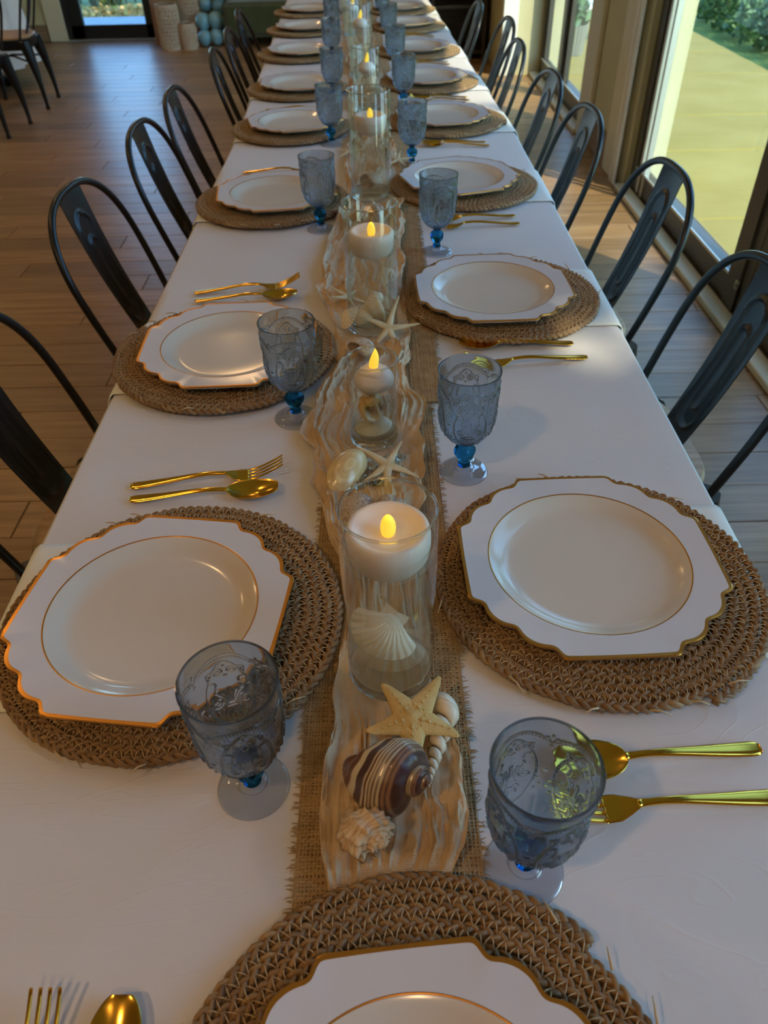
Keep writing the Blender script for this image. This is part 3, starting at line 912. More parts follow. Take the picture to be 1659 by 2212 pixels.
# ---- plate
M_PORC = pm('plate_white', (.66, .635, .65), .16, spec=.55)
M_WELL = pm('plate_well_warmlit', (.66, .58, .49), .15, spec=.55)  # light put into colour: well kept warmer than the sky-reflecting rim
M_GOLDR = pm('plate_gold', (.62, .27, .045), .30, metal=.85)
PR = .147
def plate_r(t):
    """outline: four straight sides joined by pairs of lobes"""
    q = np.abs((np.degrees(t) + 45) % 90 - 45)             # 0 at a side's middle, 45 between lobes
    side = .925 / np.cos(np.radians(np.minimum(q, 22)))
    lob = np.interp(q, [22, 22.8, 24.5, 26.5, 28, 31, 34.5, 38, 41, 43, 45], [.998, .990, .955, .934, .934, .955, .966, .962, .944, .922, .910])
    return PR * np.where(q <= 22, side, lob)
def plate_meshes():
    n = 360
    t = np.arange(n) * 2 * PI / n
    ro = plate_r(t)
    # soften corners a little
    for _ in range(2): ro = (np.roll(ro, 1) + 2 * ro + np.roll(ro, -1)) / 4
    cir = np.ones(n)
    def ring(r, z): return np.stack([r * np.cos(t), r * np.sin(t), np.full(n, z) if np.ndim(z) == 0 else z], 1)
    W = .1075
    top = [ring(.0006 * cir, .0042), ring(.05 * cir, .0042), ring(.078 * cir, .0044), ring(.086 * cir, .0052), ring(.092 * cir, .0080), ring(.098 * cir, .0120), ring(.103 * cir, .0150), ring(.1055 * cir, .0160)]
    def mix(k, z): return ring(W * (1 - k) + ro * k, z)
    rim = [mix(0, .0165), mix(.3, .0172), mix(.65, .0180), mix(.875, .0187)]
    gold = [mix(.875, .0187), mix(.94, .0189), mix(.985, .0190), mix(1.0, .0182), mix(1.0, .0168)]
    under = [mix(1.0, .0168), mix(.97, .0150), mix(.5, .0140), ring(.100 * cir, .0105), ring(.088 * cir, .0012), ring(.084 * cir, 0), ring(.080 * cir, .0012), ring(.0006 * cir, .0018)]
    g1 = [ring(.1055 * cir, .0160), ring(W * cir, .0165)]
    body = MB().grid(np.array(rim), cv=True, flip=True).grid(np.array(under), cv=True, flip=True)
    return (body.mesh('plate_body', M_PORC, autosmooth=60), MB().grid(np.array(gold), cv=True, flip=True).mesh('gold_rim', M_GOLDR, autosmooth=60),
            MB().grid(np.array([ring(.1056 * cir, .01612), ring(.1063 * cir, .0167), ring(.1070 * cir, .01662)]), cv=True, flip=True).mesh('gold_ring', M_GOLDR), MB().grid(np.array(g1), cv=True, flip=True).mesh('well_edge', M_PORC), MB().grid(np.array(top), cv=True, flip=True).mesh('well', M_WELL, autosmooth=60))
PL_BODY, PL_GOLD, PL_RING, PL_EDGE, PL_WELL = plate_meshes()
def plate(x, y, rz, label):
    r = empty('scalloped_plate', (x, y, MATZ + .0108), rz)
    tag(r, label, 'plate', 'scalloped plates with gold rims')
    link('plate_body', PL_BODY, r); link('gold_rim', PL_GOLD, r); link('gold_ring', PL_RING, r); link('well_edge', PL_EDGE, r); link('well', PL_WELL, r)

# ---- goblet
M_GLB = glassmat('goblet_glass', (.81, .87, .925), 1.45, .0, .12)
M_GLS = glassmat('goblet_stem_glass', (.16, .48, .70), 1.42, .02)
M_GLF = glassmat('goblet_foot_glass', (.90, .93, .97), 1.45, .0, .65)
def spiral(cx, cz, r0, turns, a0, sgn, n=40):
    k = np.linspace(0, 1, n)
    r = r0 * (1 - .88 * k); a = a0 + sgn * 2 * PI * turns * k
    return np.stack([cx + r * np.cos(a), cz + r * np.sin(a)], 1)
def goblet_relief(a, z):
    """raised ornament of one quarter of the bowl, a = arc coordinate, z = height"""
    H = np.zeros_like(a)
    def stroke(p, w, h):
        nonlocal H
        p = np.asarray(p, float)
        d2 = np.full(a.shape, 1e9)
        for (x0, y0), (x1, y1) in zip(p[:-1], p[1:]):
            dx, dy = x1 - x0, y1 - y0
            L = dx * dx + dy * dy + 1e-15
            t = np.clip(((a - x0) * dx + (z - y0) * dy) / L, 0, 1)
            d2 = np.minimum(d2, (a - x0 - t * dx) ** 2 + (z - y0 - t * dy) ** 2)
        H = np.maximum(H, h * np.exp(-d2 / (w * w)))
    def dot(x, y, w, h, sx=1, sy=1):
        nonlocal H
        H = np.maximum(H, h * np.exp(-(((a - x) / sx) ** 2 + ((z - y) / sy) ** 2) / (w * w)))
    w, h = .00062, .00115
    tt = np.linspace(0, 1, 60)
    hw = .0205 * np.sin(PI * tt ** .72) ** .62
    zz = .060 + .070 * tt
    egg = np.concatenate([np.stack([hw, zz], 1), np.stack([-hw, zz], 1)[::-1]])
    stroke(egg, .0007, .0013)
    # upper border arc with beads, and the knot between two medallions
    xa = np.linspace(-.0275, .0275, 60)
    za = .1375 - .0125 * (np.abs(xa) / .0275) ** 2.2
    stroke(np.stack([xa, za], 1), .00055, h)
    for x in np.linspace(-.021, .021, 17): dot(x, .1345 - .0125 * (abs(x) / .0275) ** 2.2, .00065, .0010)
    for s in (-1, 1):
        stroke(spiral(s * .0245, .1285, .0024, 1.1, PI / 2, s), .0005, h)
        dot(s * .0275, .1325, .0009, .0012, .8, 2.0); dot(s * .0275, .1215, .0010, .0011)
        # scrolls at the top
        stroke(spiral(s * .0058, .1185, .0042, 1.6, PI / 2, s), .00055, h)
        stroke([(s * .0070, .1225), (s * .0110, .1222), (s * .0150, .1215)], .0006, h)
        stroke([(s * .0150, .1215), (s * .0128, .1160)], .0007, h); stroke([(s * .0148, .1212), (s * .0146, .1150)], .0006, h)
        # reversed C scrolls
        c = [(s * (.0135 + .0040 * math.cos(q)), .1045 + .0050 * math.sin(q)) for q in np.linspace(-.3 if s > 0 else PI + .3, PI + .6 if s > 0 else -.6, 24)]
        stroke(c, .0006, h)
        stroke([(s * .0098, .1005), (s * .0112, .0965), (s * .0090, .0935)], .0006, h)
        stroke(spiral(s * .0118, .0835, .0056, 1.5, 1.9 if s > 0 else PI - 1.9, s), .0006, h)
        stroke([(s * .0020, .0800), (s * .0060, .0880), (s * .0090, .0930)], .0006, h)
        # palmette petals
        stroke([(s * .0010, .0805), (s * .0034, .0880), (s * .0056, .0935)], .0008, h)
        stroke([(s * .0010, .0720), (s * .0050, .0735), (s * .0075, .0705)], .0007, h)
        stroke([(s * .0008, .0715), (s * .0040, .0690), (s * .0045, .0665)], .0006, h)
        for i, (x, y) in enumerate([(.0225, .0800), (.0245, .0735), (.0205, .0690), (.0265, .0905)]): dot(s * x, y, .0010, .0012)
    stroke([(0, .0805), (0, .0960)], .0012, h)
    stroke([(-.0038, .0770), (.0038, .0770)], .0008, .0013)
    dot(0, .1130, .0012, .0013); dot(0, .1245, .0009, .0012, .9, 1.6)
    # flutes round the bottom of the bowl
    fl = np.clip((.064 - z) / .008, 0, 1) * np.clip((z - .0495) / .004, 0, 1)
    H = np.maximum(H, fl * .0011 * np.maximum(0, np.cos(a / .0275 * PI * 5)) ** 1.0)
    return H
def goblet_meshes():
    zs = np.array([.0478, .0495, .052, .056, .061, .067, .074, .082, .092, .105, .120, .135, .146, .150])
    rs = np.array([.0085, .0112, .0160, .0212, .0258, .0297, .0324, .0341, .0352, .0357, .0358, .0361, .0370, .0374])
    nz, nq = 190, 108
    z = np.linspace(zs[0], zs[-1] - .0010, nz)
    r = np.interp(z, zs, rs)
    for _ in range(6): r[1:-1] = (r[:-2] + 2 * r[1:-1] + r[2:]) / 4
    q = (np.arange(nq) + .5) / nq * PI / 2 - PI / 4
    Aq, Zq = np.meshgrid(q * .035, z)
    rel = goblet_relief(Aq, Zq)
    n = nq * 4
    rel4 = np.tile(rel, (1, 4))
    th = np.concatenate([q + k * PI / 2 for k in range(4)])
    Rr = r[:, None] + rel4
    outer = np.stack([Rr * np.cos(th), Rr * np.sin(th), np.repeat(z[:, None], n, 1)], 2)
    def ring(rr, zz): return np.stack([rr * np.cos(th), rr * np.sin(th), np.full(n, zz)], 1)
    lip = np.array([outer[-1], ring(.0377, .1497), ring(.0374, .1506), ring(.0364, .1508), ring(.0356, .1500)])
    zi = np.array([.148, .140, .120, .100, .085, .075, .068, .062, .058, .0555])
    inner = np.array([lip[-1]] + [ring(float(np.interp(v, zs, rs)) - .0021, v) for v in zi] + [ring(.010, .0535), ring(.0005, .0525)])
    bot = np.array([ring(.0005, .0470), ring(.0070, .0472), outer[0]])
    b = MB().grid(bot, cv=True, flip=True).grid(outer, cv=True, flip=True).grid(lip, cv=True, flip=True).grid(inner, cv=True, flip=True)
    bowl = b.mesh('bowl', M_GLB, autosmooth=60)
    # faceted knob stem
    t = np.arange(48) * 2 * PI / 48
    pr = [(.0005, .0478), (.0078, .0478), (.0074, .0455), (.0068, .0438), (.0100, .0415), (.0126, .0385), (.0134, .0345), (.0128, .0300), (.0112, .0262), (.0088, .0230), (.0072, .0205), (.0070, .0175), (.0080, .0140), (.0080, .0120), (.0005, .0118)]
    rows = []
    for rr, zz in pr:
        f = np.clip((rr - .0085) / .003, 0, 1) * .0007
        rows.append(np.stack([(rr + f * np.cos(t * 8)) * np.cos(t), (rr + f * np.cos(t * 8)) * np.sin(t), np.full(48, zz)], 1))
    stem = MB().grid(np.array(rows), cv=True, flip=False).mesh('stem', M_GLS)
    foot = MB().lathe([(.0005, .0118), (.0080, .0118), (.0120, .0108), (.0128, .0088), (.0122, .0072), (.0150, .0062), (.0220, .0048), (.0285, .0036), (.0308, .0026), (.0313, .0013), (.0306, .0), (.0240, .0), (.0200, .0010), (.0005, .0022)], 64).mesh('foot', M_GLF)
    return bowl, stem, foot
GB_BOWL, GB_STEM, GB_FOOT = goblet_meshes()
def goblet(x, y, rz, label):
    r = empty('embossed_goblet', (x, y, TZ + .0008), rz)
    tag(r, label, 'goblet', 'blue embossed glass goblets')
    link('bowl', GB_BOWL, r); link('stem', GB_STEM, r); link('foot', GB_FOOT, r)

# ---- gold cutlery
M_GOLD = pm('cutlery_gold', (.84, .49, .065), .16, metal=1.0)
def ribbon(xs, hw, zc, th, conc=None, nb=11):
    """a flat bar with given half width, centre height and thickness along x"""
    k = np.linspace(-1, 1, nb)
    top = np.zeros((len(xs), nb, 3)); bot = np.zeros((len(xs), nb, 3))
    cc = np.zeros(len(xs)) if conc is None else conc
    for i in range(len(xs)):
        dz = -cc[i] * (1 - k ** 2)
        top[i, :, 0] = xs[i]; top[i, :, 1] = k * hw[i]; top[i, :, 2] = zc[i] + dz + th[i] * (1 - k ** 4) * .5
        bot[i, :, 0] = xs[i]; bot[i, :, 1] = k * hw[i]; bot[i, :, 2] = zc[i] + dz - th[i] * (1 - k ** 4) * .5 - .0004
    ringp = np.concatenate([top, bot[:, ::-1]], 1)
    mb = MB().grid(ringp, cv=True, flip=True)
    n = 2 * nb
    mb.f.append([i for i in range(n)]); mb.f.append([(len(xs) - 1) * n + i for i in range(n - 1, -1, -1)])
    return mb
def cutlery_meshes():
    x = np.linspace(0, .122, 44)
    hw = np.interp(x, [0, .003, .008, .03, .07, .10, .112, .122], [.0045, .0068, .0075, .0066, .0046, .0033, .0032, .0038])
    zc = np.interp(x, [0, .012, .05, .09, .11, .122], [.0050, .0050, .0085, .0130, .0130, .0112])
    zc = np.convolve(np.pad(zc, 4, mode='edge'), np.ones(9) / 9, 'valid')
    th = np.interp(x, [0, .03, .11, .122], [.0030, .0030, .0042, .0030])
    handle = ribbon(x, hw, zc, th).mesh('handle', M_GOLD)
    x = .121 + .064 * (1 - np.cos(np.linspace(0, PI, 40))) / 2
    k = (x - .121) / .064
    hw = .0195 * np.sqrt(np.clip(1 - ((k - .52) / .53) ** 2, 0.004, 1)) * (1 - .10 * (k - .5))
    hw = np.maximum(hw, .0036 * (k < .2))
    conc = .0075 * np.clip(np.sin(PI * np.clip(k, 0, 1)), 0, 1) ** .8
    zc = np.interp(k, [0, .25, .6, 1], [.0112, .0100, .0105, .0125])
    bowl = ribbon(x, hw, zc, np.full(40, .0014), conc, 15).mesh('bowl', M_GOLD)
    x = np.linspace(.121, .150, 20)
    k = (x - .121) / .029
    hw = np.interp(k, [0, .25, .6, 1], [.0037, .0075, .0118, .0122])
    zc = np.interp(k, [0, .5, 1], [.0112, .0062, .0050])
    neck = ribbon(x, hw, zc, np.full(20, .0020), .0006 + 0 * x).mesh('fork_head', M_GOLD)
    tine = []
    xs = np.linspace(.149, .195, 12); kk = (xs - .149) / .046
    z = .0050 + .019 * kk ** 1.5
    for q in (-1.5, -.5, .5, 1.5):
        mb = ribbon(xs, .0019 - .0006 * kk, z, np.full(12, .0020), nb=5)
        for V in mb.v: V[:, 1] += q * .0066
        tine.append(mb.mesh('tine', M_GOLD))
    return handle, bowl, neck, tine
CU_H, CU_B, CU_N, CU_T = cutlery_meshes()
def spoon(x, y, rz, label):
    r = empty('gold_spoon', (x, y, TZ + .0008), rz); tag(r, label, 'spoon', 'gold spoons')
    link('handle', CU_H, r); link('bowl', CU_B, r)
def fork(x, y, rz, label):
    r = empty('gold_fork', (x, y, TZ + .0002), rz); tag(r, label, 'fork', 'gold forks')
    link('handle', CU_H, r); link('fork_head', CU_N, r)
    for t in CU_T: link('tine', t, r)

# ---- napkin hanging over the table edge
M_NAP = pm('napkin_linen', (.78, .80, .76), .7, bstr=.2, bscale=700, bdist=.0006)
def napkin_mesh(seed):
    rr = np.random.default_rng(seed)
    pr = [(.0, .0016), (.05, .0016), (.10, .0016), (.128, .0016), (.140, .0014), (.147, -.004), (.152, -.018), (.158, -.05), (.165, -.09), (.172, -.13)]
    ys = np.linspace(-.115, .115, 24)
    P = np.zeros((len(pr), 24, 3))
    ph = rr.random(3) * 6
    for i, (x, z) in enumerate(pr):
        d = min(1, max(0, -z / .13))
        P[i, :, 0] = x + d * (.010 * np.sin(ys * 30 + ph[0]) + .006)
        P[i, :, 1] = ys * (1 - .10 * d) + d * .01
        P[i, :, 2] = z + (.0006 * np.sin(ys * 60 + ph[1]) if 0 < i < 5 else 0)
    Q = P.copy(); Q[:, :, 2] -= .0012; Q[5:, :, 0] -= .0014
    ring = np.concatenate([P, Q[:, ::-1]], 1)
    mb = MB().grid(ring, cv=True)
    n = 48
    mb.f.append(list(range(n))); mb.f.append([(len(pr) - 1) * n + i for i in range(n - 1, -1, -1)])
    return mb.mesh('napkin', M_NAP)
NAPS = [napkin_mesh(i) for i in range(4)]

# ---- lay the table
RIGHT = [(.226, .562), (.218, 1.262), (.212, 1.873), (.214, 2.457), (.214, 2.985), (.222, 3.56), (.224, 4.17), (.224, 4.68)]
LEFT = [(-.223, .519), (-.245, 1.078), (-.245, 1.790), (-.245, 2.420), (-.246, 2.93), (-.262, 3.55), (-.266, 4.13), (-.266, 4.68)]
PLR = [(.218, .572, .02), (.200, 1.253, .03), (.196, 1.872, .3), (.202, 2.455, .1), (.200, 2.985, .2), (.21, 3.56, .05), (.21, 4.17, .3), (.21, 4.68, .1)]
PLL = [(-.237, .514, -.13), (-.237, 1.070, .03), (-.230, 1.790, .12), (-.235, 2.420, .2), (-.240, 2.93, .05), (-.255, 3.55, .3), (-.258, 4.13, .1), (-.258, 4.68, .2)]
GR = [(.104, .767, .0), (.118, 1.49, .3), (.093, 2.062, .8), (.100, 2.66, .2), (.105, 3.20, .5), (.11, 3.77, .1), (.11, 4.37, .4), (.11, 4.88, .4)]
GL = [(-.117, .334, .35), (-.122, .900, .12), (-.122, 1.628, .5), (-.124, 2.270, .9), (-.124, 2.79, .2), (-.130, 3.40, .4), (-.132, 4.00, .1), (-.132, 4.52, .3)]
SIDE_R, SIDE_L = 'on the window side', 'on the open-floor side'
for i in range(8):
    for (mx_, my_), (px_, py_, pa), (gx, gy, ga), side, sg in ((RIGHT[i], PLR[i], GR[i], SIDE_R, 1), (LEFT[i], PLL[i], GL[i], SIDE_L, -1)):
        br = BEND_A if my_ > 2.4 else 0
        nm = '%s seat %s' % (ORD[i], side)
        x, y = bend(mx_, my_); placemat(x, y, random.uniform(0, 6.28), 'round woven seagrass placemat at the ' + nm)
        x, y = bend(px_, py_); plate(x, y, pa + br, 'white scalloped plate with gold rim at the ' + nm)
        x, y = bend(gx, gy); goblet(x, y, ga, 'blue embossed glass goblet belonging to the ' + nm)
        # napkin from under the mat over the edge
        x, y = bend(sg * .263, my_ + .01)
        o = link('napkin', NAPS[i % 4], None); o.location = (x, y, TZ + .0014); o.rotation_euler = (0, 0, br + (0 if sg > 0 else PI))
        tag(o, 'white napkin hanging over the table edge at the ' + nm, 'napkin', 'white napkins under the placemats')
CUT = [  # (x, y, heading) of handle ends, spoon then fork
    ('R', 0, (.326, .357, PI + .07), (.326, .312, PI + .05)), ('R', 1, (.312, 1.092, PI + .00), (.325, 1.047, PI + .10)),
    ('R', 2, (.303, 1.672, PI + .12), (.306, 1.626, PI + .06)), ('R', 3, (.305, 2.245, PI + .05), (.312, 2.213, PI - .10)),
    ('R', 4, (.318, 2.772, PI + .05), (.322, 2.735, PI)), ('R', 5, (.318, 3.35, PI + .03), (.322, 3.31, PI)), ('R', 6, (.318, 3.96, PI + .03), (.322, 3.92, PI)), ('R', 7, (.318, 4.46, PI), (.322, 4.42, PI)),
    ('L', 0, (-.316, .720, .06), (-.322, .747, .12)), ('L', 1, (-.333, 1.279, .07), (-.340, 1.314, .14)), ('L', 2, (-.338, 1.985, .06), (-.340, 2.025, .02)), ('L', 3, (-.340, 2.625, .06), (-.34, 2.66, .05)),
    ('L', 4, (-.34, 3.135, .06), (-.34, 3.17, .05)), ('L', 5, (-.355, 3.755, .06), (-.355, 3.79, .05)), ('L', 6, (-.355, 4.335, .06), (-.355, 4.37, .05)), ('L', 7, (-.355, 4.88, .06), (-.355, 4.92, .05))]
for s, i, sp, fk in CUT:
    nm = '%s seat %s' % (ORD[i], SIDE_R if s == 'R' else SIDE_L)
    x, y = bend(*sp[:2]); spoon(x, y, sp[2], 'gold spoon lying next to the placemat of the ' + nm)
    x, y = bend(*fk[:2]); fork(x, y, fk[2], 'gold fork lying beside the spoon of the ' + nm)
# head of the table
placemat(.019, .076, .8, 'round woven seagrass placemat at the head of the table, nearest to the viewer')
plate(.014, .060, .09, 'white scalloped plate with gold rim at the head of the table')
goblet(.103, .260, .42, 'blue embossed glass goblet at the head of the table, in front of the gold fork')
spoon(-.190, -.010, PI / 2 - .01, 'gold spoon at the head of the table')
fork(-.238, -.018, PI / 2 + .0, 'gold fork at the head of the table, left of the spoon')
# ------------------------------------------------------------------ burlap runners
M_BURL = pm('burlap', (.30, .19, .085), .85, col2=(.44, .30, .15), nscale=60, stretch=(1, 1, 1), bstr=.4, bscale=900, bdist=.0006, lo=.3, hi=.7)
M_BURLB = pm('burlap_lining_shaded', (.20, .12, .05), .9)  # second layer, coloured darker to put shade into the weave gaps
def runner(x0, x1, y0, y1, ydet, z, label, seed):
    """woven strip: real warp and weft threads up to ydet, a ribbed sheet beyond"""
    r = empty('burlap_runner', ((x0 + x1) / 2, y0, z))
    tag(r, label, 'runner', 'burlap table runners')
    rr = np.random.default_rng(seed)
    W = x1 - x0; L = ydet - y0
    px = .0030; py = .0029
    nx = int(W / px); ny = int(L / py)
    xs = (np.arange(nx) + .5) * px - W / 2; ys = (np.arange(ny) + .5) * py
    mb = MB()
    wob = lambda n: np.interp(np.arange(n), np.linspace(0, n, 12), rr.normal(size=12) * .0007)
    # warp (along y)
    for i, x in enumerate(xs):
        s = np.where((np.arange(ny) + i) % 2, 1., -1.)
        P = np.stack([x + wob(ny), ys, .0010 + .00055 * s], 1)
        mb.tube(P, .00105 * rr.uniform(.8, 1.25), 4, flat=.6)
    for j, y in enumerate(ys):
        s = np.where((np.arange(nx) + j) % 2, -1., 1.)
        P = np.stack([xs, y + wob(nx) * .7, .0010 + .00055 * s], 1)
        mb.tube(P, .00105 * rr.uniform(.8, 1.3), 4, flat=.6)
    o = mb.build('weave', M_BURL, r); o['kind'] = 'stuff'
    MB().box((0, L / 2, .0001), (W - .002, L, .0004)).build('lining', M_BURLB, r, smooth=False)
    fr = MB()
    for j in range(int(ny * 1.3)):
        y = rr.random() * L
        for sx in (-1, 1):
            if rr.random() < .85:
                l = rr.uniform(.002, .0065); dy = rr.normal() * .002
                fr.tube([(sx * (W / 2 - .002), y, .001), (sx * (W / 2 + l * .5), y + dy * .5, .0016 + rr.random() * .001), (sx * (W / 2 + l), y + dy, .0010)], [.0006, .0005, .0002], 4)
    for i in range(nx):
        x = (rr.random() - .5) * W; l = rr.uniform(.001, .004)
        fr.tube([(x, .001, .001), (x + rr.normal() * .0006, -l, .0010)], [.0006, .0002], 4)
    o = fr.build('fringe', M_BURL, r); o['kind'] = 'stuff'
    MB().tube([(-W / 2, .002, .0018), (0, .0015, .0022), (W / 2, .002, .0018)], .0016, 6).build('hem', M_BURL, r)
    if y1 > ydet + .1:
        ye = np.linspace(L, y1 - y0, 60)
        xx = np.linspace(-W / 2, W / 2, 12)
        P = np.array([[(x + bend(0, y + y0)[0], y, .0016) for x in xx] for y in ye])
        MB().grid(P, flip=True).build('far_strip', M_BURL, r)
runner(-.078, .073, .205, .945, .945, TZ + .0006, 'frayed burlap runner lying across the near end of the table', 1)
runner(-.060, .091, .930, 5.6, 1.75, TZ + .0026, 'frayed burlap runner overlapping behind the near one and running down the table', 2)

# ------------------------------------------------------------------ vases' places (needed by the crumpled gauze)
VASES = [  # x, y, radius, height, water level, candle kind
    (.003, .450, .0405, .205, .172, 'disc'), (-.011, .836, .0325, .122, .094, 'dome'), (-.012, 1.162, .0425, .204, .148, 'disc'),
    (-.013, 1.815, .0475, .222, .160, 'disc'), (-.017, 2.60, .0420, .175, .120, 'dome'), (-.024, 3.10, .0430, .225, .165, 'dome'), (-.040, 3.95, .0420, .160, .105, 'dome'), (-.055, 4.70, .0430, .20, .14, 'disc')]
VZ = .7685
# ------------------------------------------------------------------ gauze
def gauze_mat():
    m, nt, b = newmat('gauze')
    nz = N(nt, 'ShaderNodeTexNoise', Scale=18, Detail=4)
    v = coords(nt, 'Object')
    nt.links.new(v, nz.inputs['Vector'])
    c = ramp(nt, nz.outputs['Fac'], [(.3, (.62, .43, .25)), (.7, (.80, .61, .40))])
    nt.links.new(c, b.inputs['Base Color'])
    b.inputs['Roughness'].default_value = .8
    w1 = N(nt, 'ShaderNodeTexWave', Scale=260, Distortion=1.0); w1.bands_direction = 'X'
    w2 = N(nt, 'ShaderNodeTexWave', Scale=260, Distortion=1.0); w2.bands_direction = 'Y'
    nt.links.new(v, w1.inputs['Vector']); nt.links.new(v, w2.inputs['Vector'])
    ad = N(nt, 'ShaderNodeMath', operation='ADD'); nt.links.new(w1.outputs['Fac'], ad.inputs[0]); nt.links.new(w2.outputs['Fac'], ad.inputs[1])
    nb = N(nt, 'ShaderNodeTexNoise', Scale=420, Detail=3); nt.links.new(v, nb.inputs['Vector'])
    ad2 = N(nt, 'ShaderNodeMath', operation='MULTIPLY_ADD'); ad2.inputs[1].default_value = 2.0
    nt.links.new(nb.outputs['Fac'], ad2.inputs[0]); nt.links.new(ad.outputs[0], ad2.inputs[2])
    bump(nt, b, ad2.outputs[0], .6, .0006)
    tr = N(nt, 'ShaderNodeBsdfTranslucent'); nt.links.new(c, tr.inputs['Color'])
    mx = N(nt, 'ShaderNodeMixShader'); mx.inputs[0].default_value = .08
    nt.links.new(b.outputs[0], mx.inputs[1]); nt.links.new(tr.outputs[0], mx.inputs[2])
    nt.links.new(mx.outputs[0], nt.nodes['Material Output'].inputs[0])
    return m
M_GAUZE = gauze_mat()
GY = [.225, .25, .27, .30, .36, .42, .50, .60, .68, .77, .86, .94, 1.05, 1.15, 1.3, 1.5, 1.7, 2.4, 5.7]
GLx = [-.048, -.054, -.057, -.058, -.052, -.047, -.043, -.050, -.074, -.098, -.094, -.092, -.078, -.082, -.106, -.098, -.086, -.072, -.066]
GRx = [.030, .040, .056, .066, .058, .047, .043, .044, .043, .047, .050, .052, .045, .043, .045, .050, .055, .052, .050]
SHELL_SPOTS = [(.0, .325, .035), (-.024, .276, .022), (.021, .386, .03), (.040, .37, .03), (-.045, .74, .025), (.007, .749, .03), (.006, .672, .025), (-.03, .67, .02), (-.026, 1.05, .02), (-.016, 1.007, .02), (.014, 1.15, .02), (-.051, 1.196, .02)]
def gauze():
    ys = np.concatenate([np.arange(.226, 1.35, .0024), np.arange(1.35, 2.4, .006), np.arange(2.4, 5.6, .014)])
    nu = 150
    u = np.linspace(0, 1, nu)
    Y, U = np.meshgrid(ys, u, indexing='ij')
    r = np.random.default_rng(5)
    def n1(scale, amp, seed):
        q = np.random.default_rng(seed)
        kx = np.arange(0, 6.2, scale)
        return np.interp(ys, kx, q.normal(size=len(kx)) * amp)
    def sm(a, k):
        return np.convolve(np.pad(a, k, mode='edge'), np.hanning(2 * k + 1) / np.hanning(2 * k + 1).sum(), 'valid')
    L = np.interp(ys, GY, GLx) + sm(n1(.035, .006, 1), 8)
    R = np.interp(ys, GY, GRx) + sm(n1(.035, .006, 2), 8)
    W = (R - L)[:, None]
    X = L[:, None] + U * W
    Z = np.zeros_like(X); DX = np.zeros_like(X); DY = np.zeros_like(X)
    def vnoise(px, py, seed):
        q = np.random.default_rng(seed).random((256, 256))
        ix, iy = np.floor(px).astype(int), np.floor(py).astype(int)
        fx, fy = px - ix, py - iy
        fx = fx * fx * (3 - 2 * fx); fy = fy * fy * (3 - 2 * fy)
        g = lambda a, b_: q[a % 256, b_ % 256]
        return (g(ix, iy) * (1 - fx) + g(ix + 1, iy) * fx) * (1 - fy) + (g(ix, iy + 1) * (1 - fx) + g(ix + 1, iy + 1) * fx) * fy
    def ridge(v, p=1.0): return (1 - np.abs(2 * v - 1)) ** p
    # long folds: trochoid crests wandering along the table
    for k, (nf, amp) in enumerate([(2.3, .0050), (4.1, .0040)]):
        ph = sm(n1(.10 / (1 + .3 * k), 1.5, 10 + k), 10)[:, None]
        a = (amp * (1 + .5 * sm(n1(.07, 1.0, 40 + k), 8)))[:, None]
        arg = U * nf * 2 * PI + ph * 1.6 + .35 * (Y * (6 + 3 * k) + 1.3 * np.sin(Y * 23 + k))
        Z += a * np.cos(arg); DX -= a * .45 * np.sin(arg) * (W / .1)
    # pleats and crinkles: ridged noise stretched along the table, warped
    wx = .012 * (vnoise(X * 30 + 50, Y * 22, 91) - .5) + .006 * (vnoise(X * 80, Y * 60, 92) - .5)
    Xc = U * .11 + wx
    for k, (fx, fy, amp, pw) in enumerate([(45, 9, .0080, 1.3), (90, 17, .0100, 1.6), (170, 40, .0075, 1.7), (300, 90, .0038, 1.5), (460, 240, .0014, 1.2)]):
        v = ridge(vnoise(Xc * fx + 7.3 * k, Y * fy + 3.1 * k, 60 + k), pw)
        env = .45 + 1.1 * vnoise(X * 25 + k, Y * 14 + k, 80 + k)
        Z += amp * env * v
    # sharp pleats gathered along the length
    for k, (nf, amp) in enumerate([(6, .0085), (11, .0070), (19, .0040), (31, .0020)]):
        q = nf * U + 1.6 * vnoise(Y * 7 + k, U * 2.5, 110 + k) + .8 * vnoise(Y * 21 + k, U * 5, 120 + k) + .3 * vnoise(Y * 60, U * 9, 130 + k)
        Z += amp * np.abs((q % 1) * 2 - 1) * (.35 + 1.1 * vnoise(Y * 9 + 3 * k, U * 4, 140 + k))
    # puckers across the length
    for k, (fx, fy, amp) in enumerate([(30, 110, .0030), (70, 230, .0016)]):
        Z += amp * ridge(vnoise(X * fx + 9, Y * fy + 20 * wx * fy * .02, 70 + k), 1.6) * vnoise(X * 18, Y * 12, 75 + k) * 1.6
    edge = np.minimum(U, 1 - U)
    Z += .0012 * np.exp(-(edge / .05) ** 2) * (1 + np.sin(Y * 95 + U * 7) + .6 * np.sin(Y * 151))
    Z -= Z.min(); Z *= .0215 / np.percentile(Z, 97)
    calm = np.ones_like(Z)
    for vx, vy, vr, *_ in VASES:
        d = np.hypot(X + DX - bend(vx, vy)[0] - 0 * X, Y - vy)
        calm = np.minimum(calm, .14 + .86 * np.clip((d - vr - .004) / .035, 0, 1) ** 1.2)
    for sx, sy, sr in SHELL_SPOTS:
        d = np.hypot(X - sx, Y - sy)
        calm = np.minimum(calm, .66 + .34 * np.clip((d - sr) / .02, 0, 1))
    # the cloth is pressed flat where a placemat lies on it
    for mx_, my_ in RIGHT + LEFT + [(.019, .076)]:
        d = np.hypot(X + DX - mx_, Y - my_)
        calm = np.minimum(calm, .03 + .97 * np.clip((d - MR + .002) / .014, 0, 1))
    Zf = .7640 + Z * calm
    bx = np.array([bend(0, y)[0] for y in ys])[:, None]
